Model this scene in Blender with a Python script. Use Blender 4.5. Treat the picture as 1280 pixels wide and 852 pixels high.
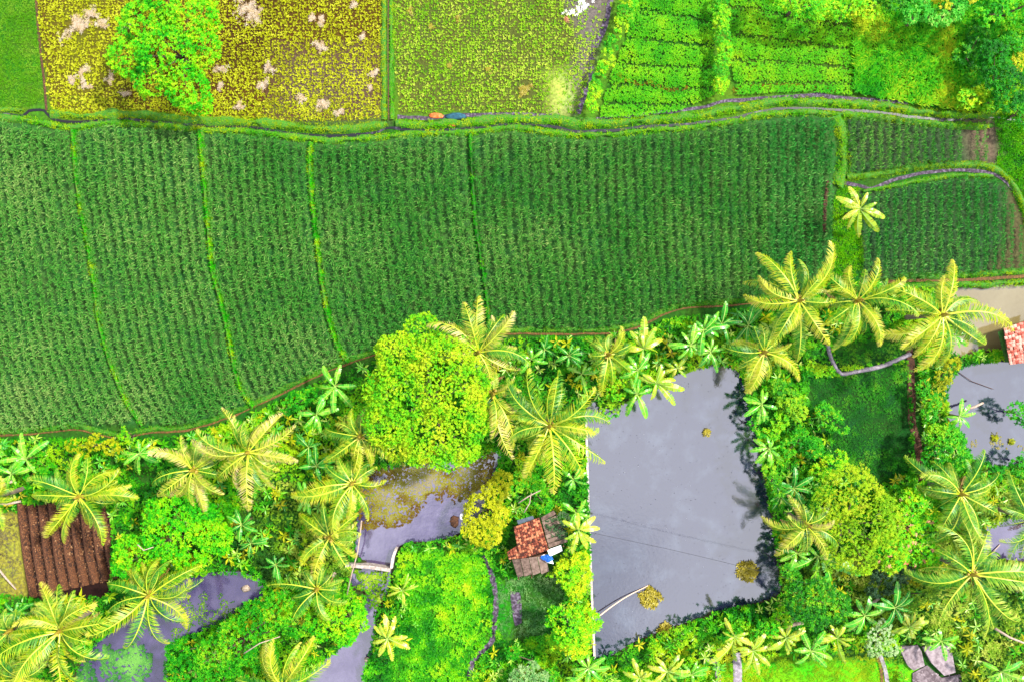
import bpy, math, random
import numpy as np
from mathutils import Matrix, Vector

SC = bpy.context.scene
for o in list(bpy.data.objects):
    bpy.data.objects.remove(o, do_unlink=True)
COL = SC.collection
R = math.radians

# ------------------------------------------------------------------ camera
HC = 72.0                      # drone height in metres
S = 86.0 / 1280.0              # metres per photo pixel on the ground
cam_d = bpy.data.cameras.new('camera')
cam_d.sensor_width = 36.0
cam_d.lens = 36.0 * HC / 86.0
cam_d.clip_end = 2000
cam = bpy.data.objects.new('camera', cam_d)
COL.objects.link(cam)
cam.location = (0, 0, HC)
cam.rotation_euler = (0, 0, 0)
SC.camera = cam

# ------------------------------------------------------------------ light
SUN_EL, SUN_AZ = R(50), R(62)        # azimuth clockwise from +Y (north = top of photo)
w = bpy.data.worlds.new('World')
SC.world = w
w.use_nodes = True
nt = w.node_tree
nt.nodes.clear()
out = nt.nodes.new('ShaderNodeOutputWorld')
bg = nt.nodes.new('ShaderNodeBackground')
sky = nt.nodes.new('ShaderNodeTexSky')
sky.sky_type = 'NISHITA'
sky.sun_disc = False
sky.sun_elevation = SUN_EL
sky.sun_rotation = SUN_AZ
tc = nt.nodes.new('ShaderNodeTexCoord')
cn = nt.nodes.new('ShaderNodeTexNoise')
cn.inputs['Scale'].default_value = 2.6
cn.inputs['Detail'].default_value = 7
cn.inputs['Roughness'].default_value = 0.55
cr = nt.nodes.new('ShaderNodeValToRGB')
cr.color_ramp.elements[0].position = 0.38
cr.color_ramp.elements[1].position = 0.50
cr.color_ramp.elements[0].color = (0.35, 0.35, 0.35, 1)
mixc = nt.nodes.new('ShaderNodeMix')
mixc.data_type = 'RGBA'
mixc.inputs[7].default_value = (8.8, 8.95, 10.1, 1)
nt.links.new(tc.outputs['Generated'], cn.inputs['Vector'])
nt.links.new(cn.outputs['Fac'], cr.inputs['Fac'])
nt.links.new(cr.outputs['Color'], mixc.inputs[0])
nt.links.new(sky.outputs['Color'], mixc.inputs[6])
nt.links.new(mixc.outputs[2], bg.inputs['Color'])
nt.links.new(bg.outputs['Background'], out.inputs['Surface'])
bg.inputs['Strength'].default_value = 0.085
sd = bpy.data.lights.new('sun', 'SUN')
sd.energy = 4.0
sd.angle = R(4)
sd.color = (1.0, 0.95, 0.86)
sun = bpy.data.objects.new('sun', sd)
COL.objects.link(sun)
sv = Vector((math.sin(SUN_AZ) * math.cos(SUN_EL), math.cos(SUN_AZ) * math.cos(SUN_EL), math.sin(SUN_EL)))
sun.rotation_euler = sv.to_track_quat('Z', 'Y').to_euler()
sun.location = sv * 90
SC.view_settings.view_transform = 'Standard'
SC.view_settings.look = 'None'
SC.view_settings.exposure = 1.7
SC.view_settings.gamma = 1.0
SC.cycles.max_bounces = 5
SC.cycles.transparent_max_bounces = 4
SC.cycles.diffuse_bounces = 3

# ------------------------------------------------------------------ helpers
rng = np.random.default_rng(7)
KB = 0.42

def lin(c):
    c = np.array(c, float) / 255.0
    return np.where(c <= 0.04045, c / 12.92, ((c + 0.055) / 1.055) ** 2.4)

def base(c, k=None):
    v = lin(c) * (k or KB)
    return (float(v[0]), float(v[1]), float(v[2]), 1.0)

def W(px, py, z=0.0):
    k = (HC - z) / HC * S
    return ((px - 640.0) * k, (426.0 - py) * k)

def W3(px, py, z=0.0):
    x, y = W(px, py, z)
    return Vector((x, y, z))

def tag(o, label=None, cat=None, group=None, kind=None):
    if label: o['label'] = label
    if cat: o['category'] = cat
    if group: o['group'] = group
    if kind: o['kind'] = kind
    return o

def empty(name, loc, rz=0.0):
    o = bpy.data.objects.new(name, None)
    o.empty_display_size = 0.3
    o.location = loc
    o.rotation_euler = (0, 0, rz)
    COL.objects.link(o)
    return o

def link(name, me, parent=None, loc=(0, 0, 0)):
    o = bpy.data.objects.new(name, me)
    o.location = loc
    COL.objects.link(o)
    if parent is not None:
        o.parent = parent
    return o

def mesh(name, v, f, mats, tone=None, mi=None, smooth=False, col=None, uv=None):
    """v (N,3); f = (M,3) or (M,4) int array, or a list of such arrays"""
    v = np.asarray(v, np.float32)
    fl = f if isinstance(f, list) else [f]
    fl = [np.asarray(a, np.int32) for a in fl if len(a)]
    me = bpy.data.meshes.new(name)
    me.vertices.add(len(v))
    me.vertices.foreach_set('co', v.ravel())
    loops = np.concatenate([a.ravel() for a in fl])
    tot = np.concatenate([np.full(len(a), a.shape[1], np.int32) for a in fl])
    st = np.concatenate([[0], np.cumsum(tot)[:-1]]).astype(np.int32)
    me.loops.add(len(loops))
    me.loops.foreach_set('vertex_index', loops)
    me.polygons.add(len(tot))
    me.polygons.foreach_set('loop_start', st)
    me.polygons.foreach_set('loop_total', tot)
    if mi is not None:
        me.polygons.foreach_set('material_index', np.asarray(mi, np.int32))
    if smooth:
        me.polygons.foreach_set('use_smooth', np.ones(len(tot), bool))
    for m in (mats if isinstance(mats, (list, tuple)) else [mats]):
        me.materials.append(m)
    if tone is None: tone = np.full(len(tot), 0.5, np.float32)
    if tone is not None:
        a = me.attributes.new('tone', 'FLOAT', 'FACE')
        a.data.foreach_set('value', np.asarray(tone, np.float32))
    if col is not None:
        a = me.attributes.new('Col', 'FLOAT_COLOR', 'POINT')
        a.data.foreach_set('color', np.asarray(col, np.float32).ravel())
    me.update(calc_edges=True)
    return me

class MB:
    """small mesh builder"""
    def __init__(s):
        s.v, s.f, s.m, s.t = [], [], [], []
    def add(s, v, f, m=0, t=0.5):
        b = len(s.v)
        s.v.extend([tuple(p) for p in v])
        for q in f:
            s.f.append([b + i for i in q]); s.m.append(m); s.t.append(t)
        return s
    def box(s, c, d, rot=None, m=0, t=0.5):
        d = [k / 2 for k in d]
        P = [Vector((x * d[0], y * d[1], z * d[2])) for x in (-1, 1) for y in (-1, 1) for z in (-1, 1)]
        if rot is not None: P = [rot @ p for p in P]
        P = [p + Vector(c) for p in P]
        return s.add(P, [(0, 1, 3, 2), (4, 6, 7, 5), (0, 4, 5, 1), (2, 3, 7, 6), (0, 2, 6, 4), (1, 5, 7, 3)], m, t)
    def tube(s, pts, rad, n=6, m=0, t=0.5, cap=True):
        pts = [Vector(p) for p in pts]
        V, F = [], []
        for i, p in enumerate(pts):
            d = (pts[min(i + 1, len(pts) - 1)] - pts[max(i - 1, 0)])
            if d.length < 1e-6: d = Vector((0, 0, 1))
            q = d.to_track_quat('Z', 'Y')
            r = rad[i] if hasattr(rad, '__len__') else rad
            for k in range(n):
                a = 2 * math.pi * k / n
                V.append(p + q @ Vector((r * math.cos(a), r * math.sin(a), 0)))
        for i in range(len(pts) - 1):
            for k in range(n):
                a, b = i * n + k, i * n + (k + 1) % n
                F.append((a, b, b + n, a + n))
        if cap:
            F.append(tuple(range(n - 1, -1, -1)))
            F.append(tuple((len(pts) - 1) * n + k for k in range(n)))
        return s.add(V, F, m, t)
    def slab(s, poly, z0, z1, m=0, t=0.5):
        """prism from world xy polygon; z0/z1 scalars or per-vertex lists"""
        n = len(poly)
        a = z0 if hasattr(z0, '__len__') else [z0] * n
        b = z1 if hasattr(z1, '__len__') else [z1] * n
        V = [(p[0], p[1], a[i]) for i, p in enumerate(poly)] + [(p[0], p[1], b[i]) for i, p in enumerate(poly)]
        F = [tuple(range(n - 1, -1, -1)), tuple(range(n, 2 * n))]
        F += [(i, (i + 1) % n, n + (i + 1) % n, n + i) for i in range(n)]
        return s.add(V, F, m, t)
    def build(s, name, mats, parent=None, smooth=False, loc=(0, 0, 0)):
        me = bpy.data.meshes.new(name)
        me.from_pydata(s.v, [], s.f)
        for m in (mats if isinstance(mats, (list, tuple)) else [mats]):
            me.materials.append(m)
        me.polygons.foreach_set('material_index', s.m)
        if smooth: me.polygons.foreach_set('use_smooth', [True] * len(s.f))
        a = me.attributes.new('tone', 'FLOAT', 'FACE')
        a.data.foreach_set('value', s.t)
        me.update()
        return link(name, me, parent, loc)

# value noise in numpy ------------------------------------------------
_tab = np.random.default_rng(3).random((256, 256))
def vnoise(x, y, seed=0):
    x = np.asarray(x, float) + seed * 17.31; y = np.asarray(y, float) + seed * 9.77
    xi = np.floor(x).astype(int); yi = np.floor(y).astype(int)
    fx = x - xi; fy = y - yi
    fx = fx * fx * (3 - 2 * fx); fy = fy * fy * (3 - 2 * fy)
    g = lambda a, b: _tab[a & 255, b & 255]
    return (g(xi, yi) * (1 - fx) + g(xi + 1, yi) * fx) * (1 - fy) + (g(xi, yi + 1) * (1 - fx) + g(xi + 1, yi + 1) * fx) * fy
def fbm(x, y, seed=0, o=4):
    a, s, t = 0.5, 0.0, 0.0
    for i in range(o):
        s = s + a * vnoise(x * 2 ** i, y * 2 ** i, seed + i); t += a; a *= 0.5
    return s / t

def inpoly(x, y, poly):
    x = np.asarray(x); y = np.asarray(y)
    r = np.zeros(x.shape, bool)
    n = len(poly)
    for i in range(n):
        x0, y0 = poly[i]; x1, y1 = poly[(i + 1) % n]
        if y0 == y1: continue
        c = ((y0 > y) != (y1 > y)) & (x < (x1 - x0) * (y - y0) / (y1 - y0) + x0)
        r ^= c
    return r

def segdist(x, y, pts, closed=False):
    d = np.full(np.asarray(x).shape, 1e9)
    n = len(pts)
    for i in range(n if closed else n - 1):
        x0, y0 = pts[i]; x1, y1 = pts[(i + 1) % n]
        dx, dy = x1 - x0, y1 - y0
        L = dx * dx + dy * dy + 1e-9
        t = np.clip(((x - x0) * dx + (y - y0) * dy) / L, 0, 1)
        d = np.minimum(d, np.hypot(x - x0 - t * dx, y - y0 - t * dy))
    return d

def sdf(x, y, poly):
    d = segdist(x, y, poly, True)
    return np.where(inpoly(x, y, poly), -d, d)

def smooth_line(pts, step=6.0, closed=False):
    """Catmull-Rom resample, pixel units"""
    P = [np.array(p, float) for p in pts]
    out = []
    n = len(P)
    rngi = range(n if closed else n - 1)
    for i in rngi:
        if closed:
            p0, p1, p2, p3 = P[(i - 1) % n], P[i], P[(i + 1) % n], P[(i + 2) % n]
        else:
            p1, p2 = P[i], P[i + 1]
            p0 = P[i - 1] if i > 0 else 2 * p1 - p2
            p3 = P[i + 2] if i + 2 < n else 2 * p2 - p1
        m = max(1, int(np.hypot(*(p2 - p1)) / step))
        for k in range(m):
            t = k / m
            out.append(0.5 * ((2 * p1) + (-p0 + p2) * t + (2 * p0 - 5 * p1 + 4 * p2 - p3) * t * t + (-p0 + 3 * p1 - 3 * p2 + p3) * t ** 3))
    if not closed: out.append(P[-1])
    return [tuple(p) for p in out]

# ------------------------------------------------------------------ materials
def newmat(name):
    m = bpy.data.materials.new(name)
    m.use_nodes = True
    m.node_tree.nodes.clear()
    return m, m.node_tree

def N(nt, t, **kw):
    n = nt.nodes.new('ShaderNode' + t)
    for k, v in kw.items():
        if k in n.inputs: n.inputs[k].default_value = v
        else: setattr(n, k, v)
    return n

def ramp(nt, cols, pos=None):
    r = nt.nodes.new('ShaderNodeValToRGB')
    e = r.color_ramp.elements
    n = len(cols)
    while len(e) < n: e.new(0.5)
    for i, c in enumerate(cols):
        e[i].position = pos[i] if pos else i / (n - 1)
        e[i].color = c
    return r

def foliage(name, cols, transl=0.35, rough=0.55, spec=0.12, k=None, objvar=0.25, patch=None):
    """cols: sRGB leaf tones, from the darkest to the palest"""
    m, t = newmat(name)
    at = N(t, 'Attribute', attribute_name='tone')
    oi = N(t, 'ObjectInfo')
    add = N(t, 'Math', operation='MULTIPLY_ADD')
    add.inputs[1].default_value = objvar; 
    sub = N(t, 'Math', operation='SUBTRACT'); sub.inputs[1].default_value = objvar / 2
    t.links.new(oi.outputs['Random'], add.inputs[0])
    t.links.new(at.outputs['Fac'], add.inputs[2])
    t.links.new(add.outputs[0], sub.inputs[0])
    r = ramp(t, [base(c, k) for c in cols])
    t.links.new(sub.outputs[0], r.inputs['Fac'])
    pb = N(t, 'BsdfPrincipled', Roughness=rough)
    pb.inputs['Specular IOR Level'].default_value = spec
    tr = N(t, 'BsdfTranslucent')
    mx = N(t, 'MixShader'); mx.inputs[0].default_value = transl
    o = N(t, 'OutputMaterial')
    t.links.new(r.outputs['Color'], pb.inputs['Base Color'])
    t.links.new(r.outputs['Color'], tr.inputs['Color'])
    t.links.new(pb.outputs[0], mx.inputs[1]); t.links.new(tr.outputs[0], mx.inputs[2])
    t.links.new(mx.outputs[0], o.inputs['Surface'])
    return m

def solid(name, cols, scale=6.0, rough=0.85, bump=0.3, k=None, stretch=None, metal=0.0, detail=6, spec=0.3, pos=None):
    m, t = newmat(name)
    g = N(t, 'NewGeometry')
    mp = N(t, 'Mapping')
    if stretch: mp.inputs['Scale'].default_value = stretch
    n = N(t, 'TexNoise', Scale=scale, Detail=detail, Roughness=0.62)
    at = N(t, 'Attribute', attribute_name='tone')
    ad = N(t, 'Math', operation='MULTIPLY_ADD'); ad.inputs[1].default_value = 0.5
    sb = N(t, 'Math', operation='SUBTRACT'); sb.inputs[1].default_value = 0.25
    t.links.new(g.outputs['Position'], mp.inputs['Vector'])
    t.links.new(mp.outputs[0], n.inputs['Vector'])
    t.links.new(at.outputs['Fac'], ad.inputs[0]); t.links.new(n.outputs['Fac'], ad.inputs[2])
    t.links.new(ad.outputs[0], sb.inputs[0])
    r = ramp(t, [base(c, k) for c in cols], pos or list(np.linspace(0.3, 0.7, len(cols))))
    t.links.new(sb.outputs[0], r.inputs['Fac'])
    pb = N(t, 'BsdfPrincipled', Roughness=rough, Metallic=metal)
    pb.inputs['Specular IOR Level'].default_value = spec
    bp = N(t, 'Bump', Strength=bump, Distance=0.05)
    t.links.new(n.outputs['Fac'], bp.inputs['Height'])
    t.links.new(bp.outputs[0], pb.inputs['Normal'])
    t.links.new(r.outputs['Color'], pb.inputs['Base Color'])
    o = N(t, 'OutputMaterial')
    t.links.new(pb.outputs[0], o.inputs['Surface'])
    return m

def water_mat(name, murk, silt, ior=2.3, rough=0.05, scale=0.35, pos=(0.4, 0.7)):
    m, t = newmat(name)
    g = N(t, 'NewGeometry')
    n = N(t, 'TexNoise', Scale=scale, Detail=8, Roughness=0.7, Distortion=0.15)
    r = ramp(t, [base(murk), base(silt)], list(pos))
    pb = N(t, 'BsdfPrincipled', Roughness=rough, IOR=ior)
    n2 = N(t, 'TexNoise', Scale=3.5, Detail=4, Roughness=0.6)
    bp = N(t, 'Bump', Strength=0.22, Distance=0.02)
    o = N(t, 'OutputMaterial')
    t.links.new(g.outputs['Position'], n.inputs['Vector'])
    t.links.new(g.outputs['Position'], n2.inputs['Vector'])
    t.links.new(n.outputs['Fac'], r.inputs['Fac'])
    t.links.new(r.outputs['Color'], pb.inputs['Base Color'])
    t.links.new(n2.outputs['Fac'], bp.inputs['Height'])
    t.links.new(bp.outputs[0], pb.inputs['Normal'])
    t.links.new(pb.outputs[0], o.inputs['Surface'])
    return m

M = {}
M['maize'] = foliage('maize_leaf', [(20, 118, 42), (72, 184, 62), (130, 216, 88), (196, 236, 130)], 0.5, 0.7, 0.04, objvar=0.0)
M['maizer'] = foliage('maize_leaf_right', [(12, 116, 48), (55, 182, 68), (112, 214, 90), (180, 234, 130)], 0.5, 0.7, 0.04, objvar=0.0)
M['soy'] = foliage('dry_leaf', [(70, 60, 50), (120, 110, 90), (160, 160, 120)], 0.2, objvar=0)
M['stub'] = foliage('rice_stubble', [(150, 150, 0), (208, 218, 5), (243, 248, 60)], 0.35, objvar=0)
M['stubg'] = foliage('rice_stubble_green', [(95, 175, 0), (165, 225, 20), (230, 248, 90)], 0.35, objvar=0)
M['rice'] = foliage('young_rice', [(60, 170, 0), (130, 220, 20), (200, 245, 80)], 0.45, objvar=0)
M['grass'] = foliage('bright_grass', [(40, 150, 0), (95, 220, 0), (165, 245, 0), (220, 250, 25)], 0.4, objvar=0)
M['grassb'] = foliage('bund_grass', [(5, 140, 0), (35, 215, 0), (90, 242, 0), (205, 248, 15)], 0.4, objvar=0)
M['grassy'] = foliage('yellow_grass', [(110, 190, 0), (180, 230, 0), (225, 240, 20)], 0.4, objvar=0)
M['grassd'] = foliage('dark_grass', [(0, 80, 5), (20, 130, 10), (65, 180, 15), (140, 210, 40)], 0.3, objvar=0)
M['veg'] = foliage('vegetable_leaf', [(10, 140, 0), (65, 205, 0), (140, 240, 0), (215, 248, 20)], 0.35, objvar=0)
M['tall'] = foliage('tall_grass_blade', [(10, 150, 0), (60, 210, 0), (140, 240, 10), (220, 248, 30)], 0.4, objvar=0)
M['under'] = foliage('undergrowth_leaf', [(0, 85, 8), (25, 155, 0), (95, 215, 0), (195, 248, 15)], 0.38, objvar=0)
M['underb'] = foliage('undergrowth_leaf_bright', [(20, 140, 0), (85, 215, 0), (160, 245, 0), (225, 250, 25)], 0.35, objvar=0)
M['undero'] = foliage('undergrowth_leaf_olive', [(25, 85, 5), (85, 150, 10), (155, 205, 30), (215, 230, 90)], 0.3, objvar=0)
M['tree_y'] = foliage('tree_leaf_yellow', [(30, 170, 0), (110, 228, 0), (185, 245, 0), (235, 250, 40)], 0.35, objvar=0.1)
M['tree_g'] = foliage('tree_leaf_green', [(0, 145, 0), (55, 215, 0), (150, 245, 0), (228, 248, 20)], 0.35, objvar=0.1)
M['tree_f'] = foliage('tree_leaf_fine', [(110, 160, 0), (140, 220, 0), (195, 240, 10), (240, 240, 50)], 0.35, objvar=0.1)
M['tree_o'] = foliage('shrub_leaf_yellow', [(110, 150, 0), (190, 200, 0), (225, 235, 10), (240, 235, 60)], 0.35, objvar=0.1)
M['tree_d'] = foliage('shrub_leaf_dark', [(0, 75, 5), (20, 130, 5), (75, 190, 5), (175, 228, 20)], 0.3, objvar=0.1)
M['tree_m'] = foliage('tree_leaf_mid', [(0, 110, 0), (20, 165, 0), (80, 210, 10), (180, 235, 20)], 0.35, objvar=0.1)
M['tree_p'] = foliage('shrub_leaf_pale', [(50, 120, 50), (110, 180, 90), (175, 220, 130), (215, 240, 180)], 0.3, objvar=0.1)
M['tree_b'] = foliage('tree_leaf_bluish', [(5, 135, 10), (40, 195, 30), (110, 232, 60), (200, 248, 110)], 0.35, objvar=0.1)
M['tree_gy'] = foliage('shrub_leaf_greyish', [(15, 55, 30), (50, 95, 55), (100, 135, 80)], 0.25, objvar=0.1)
M['flower'] = foliage('flower', [(220, 120, 80), (245, 190, 150)], 0.2, objvar=0)
M['palm_y'] = foliage('palm_leaflet_yellow', [(70, 160, 10), (165, 215, 20), (232, 235, 30), (255, 245, 110)], 0.35, 0.4, 0.3, objvar=0.5)
M['palm_g'] = foliage('palm_leaflet_green', [(20, 120, 20), (80, 175, 30), (160, 215, 40), (230, 240, 90)], 0.35, 0.4, 0.3, objvar=0.45)
M['palm_w'] = foliage('palm_leaflet_straw', [(130, 190, 30), (215, 225, 50), (250, 235, 110), (255, 225, 170)], 0.35, 0.4, 0.3, objvar=0.4)
M['rachis'] = foliage('frond_midrib', [(160, 200, 10), (205, 225, 30), (240, 240, 80)], 0.1, 0.4, 0.4, objvar=0.3)
M['ban'] = foliage('banana_leaf', [(20, 160, 5), (80, 215, 15), (155, 240, 30), (215, 248, 80)], 0.35, 0.35, 0.5, objvar=0.35)
M['band'] = foliage('banana_leaf_dark', [(0, 95, 15), (15, 155, 25), (75, 200, 40), (165, 232, 80)], 0.35, 0.4, 0.3, objvar=0.3)
M['bany'] = foliage('banana_leaf_yellow', [(90, 190, 0), (175, 225, 10), (225, 235, 40), (245, 230, 100)], 0.35, 0.35, 0.5, objvar=0.35)
M['banrib'] = foliage('banana_midrib', [(150, 220, 60), (215, 240, 120)], 0.1, 0.4, 0.4, objvar=0.2)
M['bstem'] = solid('banana_stem', [(70, 90, 30), (130, 140, 60), (120, 80, 40)], 8)
M['bark'] = solid('bark', [(60, 45, 35), (110, 90, 70), (150, 130, 105)], 9, bump=0.6)
M['pbark'] = solid('palm_bark', [(110, 95, 80), (160, 145, 125)], 12, bump=0.6)
M['coco'] = solid('coconut_husk', [(120, 95, 20), (175, 150, 40), (215, 190, 90)], 8, rough=0.5)
M['straw'] = foliage('straw', [(225, 190, 120), (250, 225, 185), (255, 240, 225)], 0.2, objvar=0)
M['soil'] = solid('dark_soil', [(50, 32, 18), (85, 50, 30), (130, 85, 50)], 9, bump=0.7)
M['soilr'] = solid('tilled_soil', [(40, 18, 6), (92, 48, 16), (140, 88, 44), (205, 165, 120)], 16, bump=1.0, pos=[0.34, 0.5, 0.62, 0.75])
M['mud'] = solid('wet_mud', [(50, 42, 50), (88, 76, 92), (150, 138, 158)], 5, rough=0.85, bump=0.4, spec=0.1)
M['path'] = solid('dirt_path', [(62, 60, 14), (110, 75, 28), (150, 105, 50)], 6)
M['conc'] = solid('pale_concrete', [(165, 150, 140), (215, 200, 190), (240, 230, 222)], 5)
M['concg'] = solid('grey_concrete', [(120, 110, 120), (160, 150, 160), (195, 185, 195)], 5)
M['slab'] = solid('old_slab', [(95, 80, 85), (140, 125, 130), (180, 165, 170)], 3)
M['tile'] = solid('roof_clay', [(80, 34, 20), (160, 70, 42), (222, 145, 100)], 10, bump=0.3)
M['tilep'] = solid('roof_clay_pink', [(170, 70, 50), (225, 120, 100), (245, 190, 170)], 5, bump=0.3)
M['plank'] = solid('grey_plank', [(80, 62, 52), (120, 98, 85), (155, 132, 118)], 4, stretch=(1, 1, 1))
M['wood'] = solid('brown_wood', [(70, 45, 30), (110, 75, 50), (140, 100, 75)], 6)
M['steel'] = solid('blue_grey_sheet', [(70, 85, 100), (110, 125, 140)], 4, rough=0.4, metal=0.3)
M['white'] = solid('white_sheet', [(225, 225, 225), (250, 250, 250)], 2, k=0.7)
M['blue'] = solid('blue_tarp', [(0, 60, 160), (10, 100, 215), (60, 150, 240)], 7)
M['bluedk'] = solid('dark_blue_tarp', [(10, 50, 70), (30, 90, 110), (50, 120, 140)], 5)
M['bamboo'] = solid('bamboo', [(225, 180, 140), (250, 220, 190)], 10, k=0.6)
M['wire'] = solid('wire', [(40, 40, 45), (55, 55, 60)], 10)
M['rock'] = solid('rock', [(130, 110, 90), (190, 170, 150), (225, 205, 185)], 8)
M['dead'] = solid('dead_wood', [(150, 120, 100), (200, 175, 155), (225, 205, 190)], 10)
M['orange'] = solid('dry_orange_grass', [(190, 80, 20), (225, 120, 50), (240, 170, 100)], 6)
M['w_main'] = water_mat('pond_water', (30, 34, 58), (66, 76, 94), 2.35, 0.05, 0.45, (0.5, 0.72))
M['w_left'] = water_mat('muddy_water', (60, 44, 92), (104, 94, 130), 2.2, 0.08, 0.5)
M['w_purple'] = water_mat('purple_water', (50, 38, 90), (80, 68, 108), 1.7, 0.08, 0.5)
M['w_olive'] = water_mat('olive_water', (132, 118, 74), (150, 138, 96), 1.9, 0.03, 0.3)
M['w_ditch'] = water_mat('ditch_water', (24, 22, 36), (110, 100, 130), 1.33, 0.4, 0.9, (0.56, 0.68))

# ------------------------------------------------------------------ layout (photo pixels)
POND_MAIN = [(734, 508), (762, 512), (800, 496), (848, 468), (880, 458), (902, 455), (922, 462), (934, 490), (944, 530),
             (952, 575), (962, 625), (968, 670), (974, 715), (976, 742), (955, 752), (900, 764), (850, 782), (800, 800), (744, 824), (740, 740), (736, 620)]
POND_LEFT = [(452, 598), (470, 585), (520, 580), (575, 575), (606, 570), (618, 560), (628, 568), (618, 600), (602, 640), (580, 664),
             (545, 676), (508, 679), (492, 690), (487, 707), (462, 705), (444, 690), (446, 650)]
CHANNEL = [(474, 706), (488, 708), (484, 740), (470, 765), (468, 790), (462, 820), (455, 845), (450, 900), (380, 900), (385, 845), (420, 815), (445, 795), (452, 770), (458, 740), (440, 735), (440, 710)]
POND_LL = [(118, 805), (150, 780), (200, 735), (235, 722), (262, 716), (300, 716), (325, 728), (328, 745), (300, 760), (262, 785), (225, 800), (208, 820), (195, 900), (90, 900), (95, 840)]
POND_R1 = [(1196, 362), (1225, 356), (1300, 360), (1330, 400), (1300, 444), (1262, 440), (1235, 438), (1200, 446), (1185, 430), (1190, 390)]
POND_R2 = [(1196, 464), (1232, 452), (1262, 448), (1330, 450), (1330, 580), (1285, 578), (1262, 584), (1240, 582), (1215, 570), (1205, 545), (1186, 520), (1184, 490)]
POND_R3 = [(1228, 668), (1250, 652), (1300, 645), (1320, 700), (1262, 700), (1235, 696)]
PONDS = [POND_MAIN, POND_LEFT, CHANNEL, POND_LL, POND_R1, POND_R2, POND_R3]
WL = -0.32

B_TOP = [(-60, 150), (0, 150), (40, 155), (90, 163), (130, 157), (180, 158), (250, 162), (320, 168), (395, 177), (460, 176), (520, 168), (590, 167),
         (640, 162), (690, 170), (740, 172), (800, 166), (850, 162), (900, 156), (950, 147), (1000, 143), (1045, 146)]
B_BOT = [(-60, 542), (0, 541), (60, 537), (130, 531), (180, 531), (240, 530), (300, 511), (345, 489), (390, 467), (450, 444), (500, 425), (560, 412), (640, 408),
         (700, 413), (750, 412), (800, 400), (840, 385), (900, 377), (960, 370), (1000, 352), (1045, 335)]
GUIDES = [  # bunds across the maize field, top to bottom
    [(-105, 150), (-100, 250), (-92, 350), (-75, 450), (-45, 545)],
    [(93, 163), (95, 200), (100, 250), (110, 300), (118, 350), (125, 400), (135, 440), (150, 480), (163, 508), (180, 531)],
    [(250, 163), (255, 215), (260, 270), (265, 330), (272, 360), (283, 400), (290, 440), (300, 480), (317, 508)],
    [(389, 178), (388, 215), (393, 270), (400, 330), (410, 390), (422, 430), (436, 452)],
    [(588, 168), (590, 215), (596, 290), (604, 340), (608, 370), (612, 412)],
    [(1044, 146), (1041, 240), (1040, 335)]]

# ------------------------------------------------------------------ ground sheet
XS = np.concatenate([[-900, -400, -200, -110, -70, -58], np.arange(-52, 52.01, 0.26), [58, 70, 110, 200, 400, 900]])
YS = np.concatenate([[-900, -400, -200, -110, -60, -44], np.arange(-37, 37.01, 0.26), [44, 60, 110, 200, 400, 900]])
GX, GY = np.meshgrid(XS, YS, indexing='ij')
gx, gy = GX.ravel(), GY.ravel()
gpx, gpy = gx / S + 640, 426 - gy / S
gz = 0.05 * (fbm(gx * 0.4, gy * 0.4, 5) - 0.5)
fade = (np.abs(gx) < 54) & (np.abs(gy) < 40)
for P in PONDS:
    near = inpoly(gpx, gpy, [(min(p[0] for p in P) - 20, min(p[1] for p in P) - 20), (max(p[0] for p in P) + 20, min(p[1] for p in P) - 20),
                             (max(p[0] for p in P) + 20, max(p[1] for p in P) + 20), (min(p[0] for p in P) - 20, max(p[1] for p in P) + 20)])
    idx = np.where(near)[0]
    d = sdf(gpx[idx], gpy[idx], smooth_line(P, 8, True)) + 4 * (fbm(gpx[idx] * 0.12, gpy[idx] * 0.12, 8) - 0.5)
    s = np.clip((3 - d) / 8.0, 0, 1)
    gz[idx] -= 0.95 * s * s * (3 - 2 * s)

gc = np.tile(lin((34, 92, 14)) * KB, (len(gx), 1))
def paint(poly, c, soft=2.0, line=None):
    xs = [p[0] for p in poly]; ys = [p[1] for p in poly]
    g = 12 + (line or 0)
    idx = np.where((gpx > min(xs) - g) & (gpx < max(xs) + g) & (gpy > min(ys) - g) & (gpy < max(ys) + g))[0]
    if not len(idx): return
    d = (segdist(gpx[idx], gpy[idx], poly) - line) if line else sdf(gpx[idx], gpy[idx], poly)
    a = np.clip(0.5 - d / soft, 0, 1)[:, None]
    gc[idx] = gc[idx] * (1 - a) + lin(c) * KB * a
MAIZE_POLY = B_TOP + B_BOT[::-1]
paint([(-600, -600), (1900, -600), (1900, 150), (-600, 150)], (70, 120, 15))
paint(MAIZE_POLY, (50, 100, 40))
F_RICE = [(-60, -60), (38, -60), (44, 0), (50, 60), (56, 126), (34, 134), (0, 137), (-60, 138)]
F_STUB = [(52, -60), (478, -60), (480, 60), (481, 148), (380, 152), (250, 148), (150, 147), (70, 143), (62, 125), (52, 60), (46, 0)]
F_STUBG = [(492, -60), (800, -60), (768, 0), (750, 50), (738, 95), (720, 143), (640, 143), (560, 139), (500, 142), (492, 60)]
F_VEG = [(795, -60), (896, -60), (893, 60), (893, 118), (850, 138), (800, 145), (748, 147), (765, 90), (785, 40)]
F_VEG2 = [(914, -60), (1070, -60), (1066, 118), (1000, 114), (920, 118), (912, 60)]
F_TALL = [(1066, -60), (1300, -60), (1300, 145), (1240, 138), (1200, 140), (1130, 128), (1068, 118)]
paint(F_RICE, (50, 110, 5)); paint(F_STUB, (80, 60, 6), 3); paint(F_STUBG, (78, 88, 30), 3); paint([(62, -60), (150, -60), (150, 147), (70, 143)], (94, 92, 8), 40); paint([(280, -60), (350, -60), (340, 90), (275, 90)], (66, 44, 6), 40)
paint([(350, 60), (470, 60), (478, 145), (340, 140)], (92, 76, 60), 60)
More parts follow.
